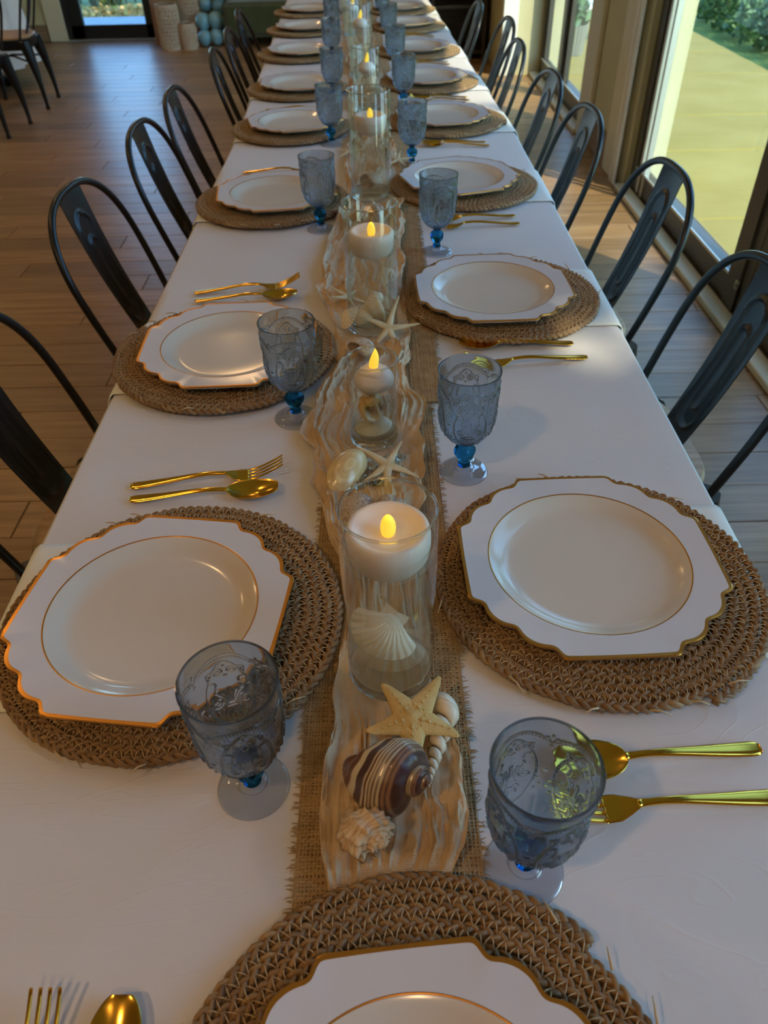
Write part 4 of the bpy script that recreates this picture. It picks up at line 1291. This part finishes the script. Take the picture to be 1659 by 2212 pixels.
    P = np.stack([X + DX * (.4 + .6 * calm) + bx, Y + DY, Zf], 2)
    o = MB().grid(P).build('gauze_runner', M_GAUZE, autosmooth=None)
    tag(o, 'crumpled peach gauze runner lying along the middle of the burlap', 'runner')
    return o
gauze()

# ------------------------------------------------------------------ shells
def shell_mat(name, stops, rough=.4, bscale=0, bstr=0, bands=None, axis=0, shift=0.0, wob=.25):
    """colour runs over the shell's own growth coordinates (u round the whorl, v along the growth)"""
    m, nt, b = newmat(name)
    tc = N(nt, 'ShaderNodeTexCoord'); sp = N(nt, 'ShaderNodeSeparateXYZ')
    nt.links.new(tc.outputs['UV'], sp.inputs[0])
    nz = N(nt, 'ShaderNodeTexNoise', Scale=6, Detail=4)
    mp = N(nt, 'ShaderNodeMapping'); mp.inputs['Scale'].default_value = (6, 1.5, 1)
    nt.links.new(tc.outputs['UV'], mp.inputs[0]); nt.links.new(mp.outputs[0], nz.inputs['Vector'])
    src = sp.outputs[axis]
    if bands:
        wv = N(nt, 'ShaderNodeMath', operation='MULTIPLY_ADD'); wv.inputs[1].default_value = bands; wv.inputs[2].default_value = shift
        nt.links.new(src, wv.inputs[0])
        frn = N(nt, 'ShaderNodeMath', operation='FRACT'); nt.links.new(wv.outputs[0], frn.inputs[0])
        src = frn.outputs[0]
        mxx = N(nt, 'ShaderNodeMath', operation='MULTIPLY_ADD'); mxx.inputs[1].default_value = wob
        sb = N(nt, 'ShaderNodeMath', operation='SUBTRACT'); sb.inputs[1].default_value = .5
        nt.links.new(nz.outputs['Fac'], sb.inputs[0]); nt.links.new(sb.outputs[0], mxx.inputs[0]); nt.links.new(src, mxx.inputs[2])
        src = mxx.outputs[0]
    else:
        src = nz.outputs['Fac']
    c = ramp(nt, src, stops)
    nt.links.new(c, b.inputs['Base Color'])
    b.inputs['Roughness'].default_value = rough
    b.inputs['Coat Weight'].default_value = .15
    if bstr:
        nb = N(nt, 'ShaderNodeTexNoise', Scale=bscale, Detail=2); nt.links.new(coords(nt, 'Object'), nb.inputs['Vector'])
        bump(nt, b, nb.outputs['Fac'], bstr, .001)
    return m
def spiral_shell(turns, growth, D, a, b_, T, tail=1.2, nth=160, nph=48, ribs=0, ribamp=.03, spikes=0, spikeamp=.0, cords=0, cordamp=0.0, length=.05):
    th = np.linspace(0, turns * 2 * PI, nth)
    g = np.exp(math.log(growth) / (2 * PI) * (th - th[-1]))
    ph = np.arange(nph) * 2 * PI / nph
    G = g[:, None]
    c, s = np.cos(ph)[None, :], np.sin(ph)[None, :]
    k = np.ones((nth, nph))
    if ribs: k += ribamp * np.cos(th[:, None] * ribs) * (.3 + .7 * np.clip(c, 0, 1))
    if cords: k += cordamp * np.cos(ph[None, :] * cords)
    if spikes:
        sh = np.exp(-((ph[None, :] - .75) / .25) ** 2) + .6 * np.exp(-((ph[None, :] - 5.9) / .25) ** 2) + .6 * np.exp(-((ph[None, :] - .1) / .2) ** 2)
        k += spikeamp * sh * np.clip(np.cos(th[:, None] * spikes), 0, 1) ** 3
    rr = G * (D + a * c * k)
    zz = -G * T + G * np.where(s > 0, b_ * s, b_ * tail * s) * k
    narrow = np.where(s < 0, 1 + .55 * s * (tail - 1), 1)          # the canal narrows downward
    rr = rr * np.clip(narrow, .25, 1.5) if tail > 1 else rr
    P = np.stack([rr * np.cos(th)[:, None], rr * np.sin(th)[:, None], zz], 2)
    # lip: close the aperture inward
    cen = P[-1].mean(0)
    P = np.concatenate([P, (P[-1] * .9 + cen * .1)[None], (P[-8] * .55 + P[-8].mean(0) * .45)[None], (P[-14] * .15 + P[-14].mean(0) * .85)[None]], 0)
    uv = np.stack([np.tile(ph / (2 * PI), len(P)), np.repeat(np.linspace(0, turns, len(P)), nph)], 1)
    V = P.reshape(-1, 3)
    ext = V[:, 2].max() - V[:, 2].min()
    P = (P - (V.max(0) + V.min(0)) / 2) * (length / ext)
    return MB().grid(P, cv=True), uv
def shell_obj(name, mbuv, mat, x, y, apex, roll, zsup, label, cat='seashell', group=None, sink=.0):
    mb, uv = mbuv
    me = mb.mesh(name, mat, uv=uv)
    return put(name, me, x, y, apex, roll, zsup, label, cat, group, sink)
def put(name, me, x, y, axis, roll, zsup, label, cat, group=None, sink=0.0):
    o = link(name, me)
    q = Vector((0, 0, 1)).rotation_difference(Vector(axis).normalized()).to_matrix() @ Matrix.Rotation(roll, 3, 'Z')
    vs_ = np.zeros(len(me.vertices) * 3); me.vertices.foreach_get('co', vs_)
    zmin = (vs_.reshape(-1, 3) @ np.array(q).T)[:, 2].min()
    o.matrix_world = Matrix.Translation((x, y, zsup - zmin - sink)) @ q.to_4x4()
    tag(o, label, cat, group)
    return o
SG = 'seashells along the gauze'
br_, pu_, cr_, ta_ = (.15, .055, .022), (.075, .032, .028), (.66, .55, .38), (.36, .19, .09)
M_BROWN = shell_mat('shell_brown_banded', [(0, br_), (.27, br_), (.285, ta_), (.30, br_), (.325, (.20, .085, .03)), (.335, ta_), (.345, br_), (.385, br_), (.395, cr_), (.43, cr_), (.437, pu_), (.475, pu_),
    (.482, cr_), (.505, cr_), (.512, pu_), (.522, cr_), (.534, pu_), (.545, cr_), (.557, pu_), (.570, cr_), (.582, pu_), (.600, ta_), (.612, pu_), (.632, ta_), (.65, pu_), (1, br_)], .38, axis=0, bands=1.0, shift=.5, wob=.02)
M_MUREX = shell_mat('shell_murex', [(.3, (.50, .27, .13)), (.5, (.68, .50, .32)), (.7, (.78, .66, .50))], .6, 300, .5)
M_AUGER = shell_mat('shell_auger', [(.0, (.72, .62, .46)), (.35, (.62, .46, .28)), (.5, (.34, .20, .10)), (.6, (.66, .52, .34)), (1, (.74, .65, .50))], .4, axis=0, bands=1.0)
M_CREAM = shell_mat('shell_cream', [(.3, (.66, .54, .36)), (.6, (.76, .68, .53)), (.8, (.70, .55, .40))], .45, 200, .2)
M_GOLDSH = shell_mat('shell_golden', [(.3, (.50, .27, .07)), (.55, (.70, .46, .15)), (.8, (.76, .60, .30))], .3)
M_TAUPE = shell_mat('shell_taupe', [(.3, (.24, .15, .10)), (.5, (.42, .30, .20)), (.62, (.60, .50, .38)), (.8, (.40, .28, .19))], .45, 200, .3)
M_GREEN = shell_mat('shell_greenish', [(.3, (.45, .45, .32)), (.55, (.66, .64, .52)), (.8, (.36, .36, .24))], .25)
M_STAR = pm('starfish_skin', (.58, .38, .12), .8, col2=(.68, .48, .19), nscale=60, bstr=.9, bscale=900, bdist=.0012)
M_STARP = pm('starfish_pale', (.58, .46, .26), .8, col2=(.68, .57, .37), nscale=60, bstr=.7, bscale=900, bdist=.001)
M_SCAL = pm('scallop_cream', (.74, .63, .45), .45, col2=(.80, .72, .57), nscale=30, bstr=.2, bscale=300, bdist=.0006)
M_CLAM = shell_mat('shell_clam', [(.3, (.66, .47, .22)), (.55, (.74, .58, .32)), (.75, (.62, .44, .20))], .25, axis=1, bands=3)

# front group
shell_obj('banded_whelk', spiral_shell(3.6, 2.5, .40, .52, .62, 1.0, 1.35, 190, 72, ribs=9, ribamp=.035, cords=34, cordamp=.010, length=.086), M_BROWN, -.008, .318, (.80, -.50, .25), 1.5, .768,
          'large dark brown seashell with pale stripes at the near end of the runner', group=SG)
shell_obj('spiny_murex', spiral_shell(4.2, 2.2, .42, .50, .60, 1.05, 1.25, 260, 64, ribs=10, ribamp=.05, spikes=10, spikeamp=.5, cords=14, cordamp=.03, length=.050), M_MUREX, -.022, .277, (.62, -.76, .12), 4.0, .769,
          'small pale spiny seashell in front of the dark brown one', group=SG)
shell_obj('auger_shell', spiral_shell(9, 1.30, .50, .56, .80, 6.6, 1.0, 420, 36, cords=5, cordamp=.03, length=.096), M_AUGER, .043, .366, (-.27, -.96, -.05), 3.6, .770,
          'slender spiral seashell with brown bands tucked beside the knobbly starfish', group=SG)

def starfish(name, x, y, z, arms, w0, w1, h, mat, label, tilt=(0, 0), knobs=False, droop=.0):
    mb = MB()
    R = np.mean([l for _, l in arms])
    for a, l in arms:
        a = math.radians(a)
        ts = np.linspace(0, 1, 16)
        curl = .10 * math.sin(a * 3.1)
        path = np.stack([l * ts * np.cos(a + curl * ts ** 2), l * ts * np.sin(a + curl * ts ** 2), h * .5 + droop * ts ** 2 + 0 * ts], 1)
        w = w0 * (1 - ts) ** 1.25 + w1 * (1 - .55 * ts)
        w[-1] *= .45; w[-2] *= .85
        mb.tube(path, w, 14, flat=h / (w0 + w1) * 1.0)
    n = 40
    t = np.arange(n) * 2 * PI / n
    rows = [np.stack([rr * np.cos(t), rr * np.sin(t), np.full(n, zz)], 1) for rr, zz in ((w0 * .2, -h * .3), (w0 * 1.1, -h * .1), (w0 * 1.28, h * .4), (w0 * 1.0, h * 1.05), (w0 * .5, h * 1.50), (.0004, h * 1.58))]
    mb.grid(np.array(rows), cv=True, flip=True)
    r = empty(name, (x, y, z))
    r.rotation_euler = (tilt[0], tilt[1], 0)
    tag(r, label, 'starfish', 'dried starfish on the runner')
    mb.build('body', mat, r, autosmooth=None)
    if knobs:
        kb = MB()
        rr = np.random.default_rng(4)
        for a, l in arms:
            a = math.radians(a)
            for q, s in ((.22, .0016), (.36, .0014), (.50, .0011), (.64, .0009), (.78, .0008)):
                kb.sphere((l * q * math.cos(a), l * q * math.sin(a), h * (1.50 - .72 * q)), s * 1.15, 7, 9)
            for sg in (-1, 1):
                kb.sphere((l * .26 * math.cos(a + sg * .42), l * .26 * math.sin(a + sg * .42), h * 1.16), .0012, 6, 8)
        kb.build('knobs', mat, r)
    return r
starfish('knobbly_starfish', .021, .376, .7910, [(-92, .045), (-20, .043), (54, .047), (124, .044), (196, .042)], .0098, .0062, .0066, M_STAR, 'tan knobbly starfish leaning in front of the nearest candle vase', (math.radians(10), math.radians(-4)), True)
starfish('slender_starfish', .006, .750, .7860, [(-94, .062), (-24, .044), (66, .043), (137, .050), (222, .042)], .0035, .0030, .0034, M_STARP, 'pale slender starfish in front of the small second vase', (math.radians(14), 0))
starfish('slender_starfish', .014, 1.112, .7880, [(-66, .046), (6, .052), (76, .060), (150, .055), (232, .046)], .0034, .0030, .0034, M_STARP, 'pale slender starfish propped against the third vase', (math.radians(38), 0))
starfish('slender_starfish', -.055, 1.235, .7850, [(-70, .04), (2, .042), (74, .045), (146, .04), (218, .038)], .0034, .0028, .0034, M_STARP, 'pale slender starfish lying left behind the third vase', (0, math.radians(20)))
for i, (sx, sy) in enumerate([(.055, 2.02), (-.07, 2.10)]):
    starfish('slender_starfish', sx, sy, .787, [(-60, .04), (12, .042), (84, .045), (156, .04), (228, .038)], .0034, .0028, .0034, M_STARP, ['pale slender starfish right behind the tall fourth vase', 'pale slender starfish left behind the tall fourth vase'][i], (math.radians(10), 0))

def scallop(R, nrib, H, rib, asym=0.0):
    na, nr = nrib * 8 + 1, 34
    al = np.linspace(-1.12, 1.12, na); rho = np.linspace(0.02, 1, nr)
    A, Q = np.meshgrid(al, rho)
    Rr = R * (1 - .10 * (A / 1.12) ** 2 - .13 * np.abs(A / 1.12) ** 6)
    x = Rr * Q * np.sin(A) * (1 + asym * np.sign(A)); y = -Rr * Q * np.cos(A)
    z = H * np.sin(PI * np.clip(Q, 0, 1) ** .75 * .92) ** .8 * (1 - .55 * (A / 1.12) ** 2) + rib * Q ** .8 * np.cos(A / 1.12 * nrib * PI) * (1 - .3 * np.abs(A))
    P = np.stack([x, y, z], 2); B = P.copy(); B[:, :, 2] -= .0016
    mb = MB().grid(P, flip=False).grid(B, flip=True)
    # edge strip and the two ears at the hinge
    mb.grid(np.stack([P[-1], B[-1]]), flip=False)
    for s in (-1, 1):
        mb.grid(np.array([[(0, .002, .004), (s * R * .27, .003, .001)], [(0, -R * .16, .006), (s * R * .27, -R * .16, .003)]]))
        mb.grid(np.array([[(0, .002, .002), (s * R * .27, .003, -.001)], [(0, -R * .16, .004), (s * R * .27, -R * .16, .001)]]))
    return mb
def clam(lx, ly, h):
    nu, nv = 20, 40
    q = np.linspace(0, 1, nu); t = np.arange(nv) * 2 * PI / nv
    rows = []
    for k in q:
        rx = lx * k; ry = ly * k * (1 + .0)
        z = h * (1 - k ** 2.2) + .0004 * np.sin(k * 70) * k
        rows.append(np.stack([rx * np.cos(t) + .12 * lx * (1 - k), ry * np.sin(t), np.full(nv, z)], 1))
    rows.append(rows[-1] * np.array([.96, .96, 1]) - np.array([0, 0, .0012]))
    rows += [np.stack([lx * .9 * k * np.cos(t), ly * .9 * k * np.sin(t), np.full(nv, h * .8 * (1 - k ** 2.2) - .001)], 1) for k in (.9, .5, .01)]
    P = np.array(rows)
    uv = np.stack([np.tile(t / (2 * PI), len(P)), np.repeat(np.linspace(0, 1, len(P)), nv)], 1)
    return MB().grid(P, cv=True), uv
mb, uv = clam(.036, .0215, .014)
put('clam_shell', mb.mesh('clam_shell', M_CLAM, uv=uv), -.045, .741, (.25, -.45, 1), math.radians(62), .774, 'smooth oval honey-coloured clam shell left of the slender starfish', 'seashell', SG)
shell_obj('conch_shell', spiral_shell(3.6, 2.2, .42, .50, .58, 1.1, 1.35, 150, 44, ribs=9, ribamp=.05, cords=10, cordamp=.02, length=.050), M_TAUPE, .004, .668, (.85, .35, .3), 1.0, .770, 'taupe ribbed conch shell just behind the nearest candle vase', group=SG)
mb, uv = clam(.026, .020, .013)
put('clam_shell', mb.mesh('clam_shell', M_TAUPE, uv=uv), -.034, .672, (-.3, -.2, 1), 1.2, .772, 'rounded taupe clam shell left of the taupe conch shell', 'seashell', SG)
shell_obj('moon_snail', spiral_shell(3.2, 3.0, .42, .56, .56, .75, 1.0, 120, 44, length=.036), M_TAUPE, -.030, 1.050, (.2, -.5, .8), 1.5, .772, 'round grey-brown moon snail shell behind the small second vase', group=SG)
mb, uv = clam(.024, .019, .011)
put('clam_shell', mb.mesh('clam_shell', M_CREAM, uv=uv), -.014, .985, (.05, -.25, 1), .3, .772, 'pale domed clam shell directly behind the small second vase', 'seashell', SG)
put('scallop_shell', scallop(.030, 11, .009, .0009).mesh('scallop_shell', M_SCAL), -.058, 1.165, (-.6, -.5, .7), .6, .772, 'small cream scallop shell leaning left of the third vase', 'seashell', SG)
shell_obj('conch_shell', spiral_shell(3.6, 2.2, .42, .50, .58, 1.1, 1.35, 130, 40, ribs=9, ribamp=.05, length=.045), M_CREAM, .012, 1.30, (.6, -.5, .4), 1.0, .774, 'cream conch shell behind the third vase', group=SG)
shell_obj('conch_shell', spiral_shell(3.6, 2.2, .42, .50, .58, 1.1, 1.35, 130, 40, ribs=9, ribamp=.05, length=.05), M_TAUPE, -.005, 1.62, (.6, .3, .4), 2.0, .774, 'taupe conch shell in front of the tall fourth vase', group=SG)
for i, (sx, sy) in enumerate([(-.03, 2.30), (.01, 2.85), (-.03, 3.45)]):
    x, y = bend(sx, sy)
    shell_obj('conch_shell', spiral_shell(3.6, 2.2, .42, .50, .58, 1.1, 1.35, 90, 30, ribs=9, ribamp=.05, length=.05), M_CREAM, x, y, (.6, -.4, .3), 1.0 + i, .774, 'cream conch shell among the farther vases, %s of three' % ['nearest', 'middle', 'farthest'][i], group=SG)

# clear glass gems scattered between the first two vases
M_GEM = glassmat('gem_glass', (.95, .96, .93), 1.45, 0)
gem_me = MB().sphere((0, 0, .0045), .0075, 10, 16, (1, .85, .60)).mesh('glass_gem', M_GEM)
for i, (gx, gy) in enumerate([(-.018, .766), (-.026, .757), (-.012, .755), (-.020, .744), (-.008, .742), (-.026, .735), (-.014, .730), (.002, .768), (.014, .762), (-.004, .728), (.022, .775), (-.03, .722), (.010, .777)]):
    o = link('glass_gem', gem_me); o.location = (gx, gy, .7745 + random.uniform(0, .003)); o.rotation_euler = (random.uniform(-.3, .3), random.uniform(-.3, .3), random.uniform(0, 3))
    tag(o, 'clear glass gem scattered between the clam shell and the slender starfish', 'glass gem', 'clear glass gems')

# ------------------------------------------------------------------ vases with water and floating candles
M_VGL = thinmat('vase_glass', (.975, .985, .975), 1.5)
M_VBASE = glassmat('vase_base_glass', (.99, .985, .96), 1.45, 0, .25)
M_WATER = glassmat('vase_water', (.995, .992, .975), 1.33, 0, .70)
M_WAX = pm('candle_wax', (.72, .63, .56), .45, sss=.5)
M_FLAME = emit('led_flame', (1.0, .66, .06), .85)
def candle_meshes():
    disc = MB().lathe([(.0004, 0), (.020, 0), (.0285, .004), (.0335, .012), (.0352, .022), (.0350, .032), (.0338, .0375), (.0318, .0395), (.0290, .0388), (.0250, .0352), (.0215, .0328), (.0120, .0318), (.0004, .0316)], 56).mesh('wax', M_WAX)
    dome = MB().lathe([(.0004, 0), (.0150, 0), (.0225, .0035), (.0258, .0095), (.0262, .0130), (.0250, .0165), (.0205, .0225), (.0150, .0270), (.0085, .0295), (.0004, .0300)], 48).mesh('wax', M_WAX)
    fl = MB().lathe([(.0050, 0), (.0060, .0030), (.0064, .0075), (.0060, .0120), (.0046, .0160), (.0026, .0190), (.0004, .0205)], 24).mesh('led_flame', M_FLAME)
    fb = []
    for k in np.linspace(0, 1, 14):
        rr = .0052 * (math.sin(PI * min(1, .30 + .70 * k)) ** .8 if k < 1 else .02) * (1.25 - .25 * k)
        fb.append((max(rr, .0003), .026 * k))
    mb = MB().lathe(fb, 20)
    for V in mb.v: V[:, 0] += .0035 * np.sin(V[:, 2] / .026 * 2.4) * (V[:, 2] / .026)
    return disc, dome, fl, mb.mesh('led_flame', M_FLAME)
C_DISC, C_DOME, F_BUL, F_TEAR = candle_meshes()
VN = ['nearest', 'small second', 'third', 'tall fourth', 'fifth', 'sixth', 'seventh', 'eighth']
for i, (vx, vy, vr, vh, wl_, ck) in enumerate(VASES):
    x, y = bend(vx, vy)
    r = empty('cylinder_vase', (x, y, VZ))
    tag(r, '%s clear glass cylinder vase along the runner, filled with water' % VN[i], 'vase', 'glass cylinder vases')
    t = .0022
    MB().lathe([(vr, .004), (vr, vh - .0012), (vr - .0005, vh - .0002), (vr - t * .5, vh), (vr - t + .0005, vh - .0002), (vr - t, vh - .0012), (vr - t, .013)], 72).build('glass_wall', M_VGL, r)
    MB().tube([( (vr - t / 2) * math.cos(a), (vr - t / 2) * math.sin(a), vh - .0006) for a in np.linspace(0, 2 * PI, 72, endpoint=False)], .00125, 8, closed=True).build('rim', M_VBASE, r)
    MB().lathe([(.0004, .0012), (vr - .006, .0), (vr - .0012, .0014), (vr, .004), (vr, .0105), (vr - t, .0135), (.0004, .0120)], 72).build('glass_base', M_VBASE, r)
    MB().lathe([(.0004, .0140), (vr - t - .0010, .0150), (vr - t - .0003, .017), (vr - t - .0003, wl_ + .0008), (vr - t - .0015, wl_), (.0004, wl_)], 72).build('water', M_WATER, r)
    c = empty('floating_candle', (x + (.002 if i else 0), y, VZ + wl_ - (.026 if ck == 'disc' else .014)))
    tag(c, 'white floating candle with a lit flame in the %s vase' % VN[i], 'candle', 'floating candles')
    if ck == 'disc' and vr < .039: c.scale = (.95, .95, 1)
    link('wax', C_DISC if ck == 'disc' else C_DOME, c)
    f = link('led_flame', F_BUL if ck == 'disc' else F_TEAR, c); f.location = (0, 0, .0312 if ck == 'disc' else .0290)
    if i > 2: continue
    pl = bpy.data.lights.new('flame_light', 'POINT'); pl.energy = .010; pl.color = (1, .58, .22); pl.shadow_soft_size = .006
    po = bpy.data.objects.new('flame_light', pl); COL.objects.link(po); po.parent = c; po.location = (0, 0, .060 if ck == 'disc' else .062)
# shells in the vases
VI = VZ + .0145
def in_vase(i): return bend(VASES[i][0], VASES[i][1])
x, y = in_vase(0)
o = put('scallop_shell', scallop(.047, 13, .016, .0010, .04).mesh('scallop_shell', M_SCAL), x + .006, y + .012, (-.05, -.85, .40), math.radians(-38), VI + .012, 'large cream ribbed scallop shell under water in the nearest vase', 'seashell', 'seashells in the vases')
x, y = in_vase(1)
shell_obj('golden_whelk', spiral_shell(3.6, 2.3, .42, .50, .60, 1.0, 1.2, 130, 44, ribs=9, ribamp=.06, cords=10, cordamp=.02, length=.042), M_GOLDSH, x - .004, y - .004, (-.5, -.2, .8), .4, VI + .020, 'golden knobbed whelk shell under water in the small second vase', group='seashells in the vases')
shell_obj('cone_shell', spiral_shell(5, 1.5, .48, .54, .62, 2.4, 1.05, 160, 30, length=.046), M_TAUPE, x + .006, y + .010, (.8, .3, .4), .2, VI + .010, 'brown cone shell behind the golden whelk in the small second vase', group='seashells in the vases')
mb, uv = clam(.025, .018, .011)
put('clam_shell', mb.mesh('clam_shell', M_GREEN, uv=uv), x, y - .003, (.0, -.3, 1), .2, VI + .001, 'glossy grey-green clam shell at the bottom of the small second vase', 'seashell', 'seashells in the vases')
x, y = in_vase(2)
shell_obj('knobbed_whelk', spiral_shell(3.4, 2.4, .42, .50, .60, 1.0, 1.3, 120, 40, ribs=8, ribamp=.07, length=.050), M_CREAM, x + .008, y - .005, (-.3, .2, .9), 2.6, VI + .002, 'cream knobbed whelk shell under water in the third vase', group='seashells in the vases')
mb, uv = clam(.022, .016, .010)
put('clam_shell', mb.mesh('clam_shell', M_CREAM, uv=uv), x - .012, y - .008, (-.2, -.5, 1), .9, VI + .001, 'white clam shell lying in the third vase', 'seashell', 'seashells in the vases')
x, y = in_vase(3)
shell_obj('moon_snail', spiral_shell(3.2, 3.0, .42, .56, .56, .75, 1.0, 120, 44, length=.040), M_TAUPE, x - .002, y, (.2, -.3, .9), 1.5, VI + .001, 'round brown moon snail shell under water in the tall fourth vase', group='seashells in the vases')
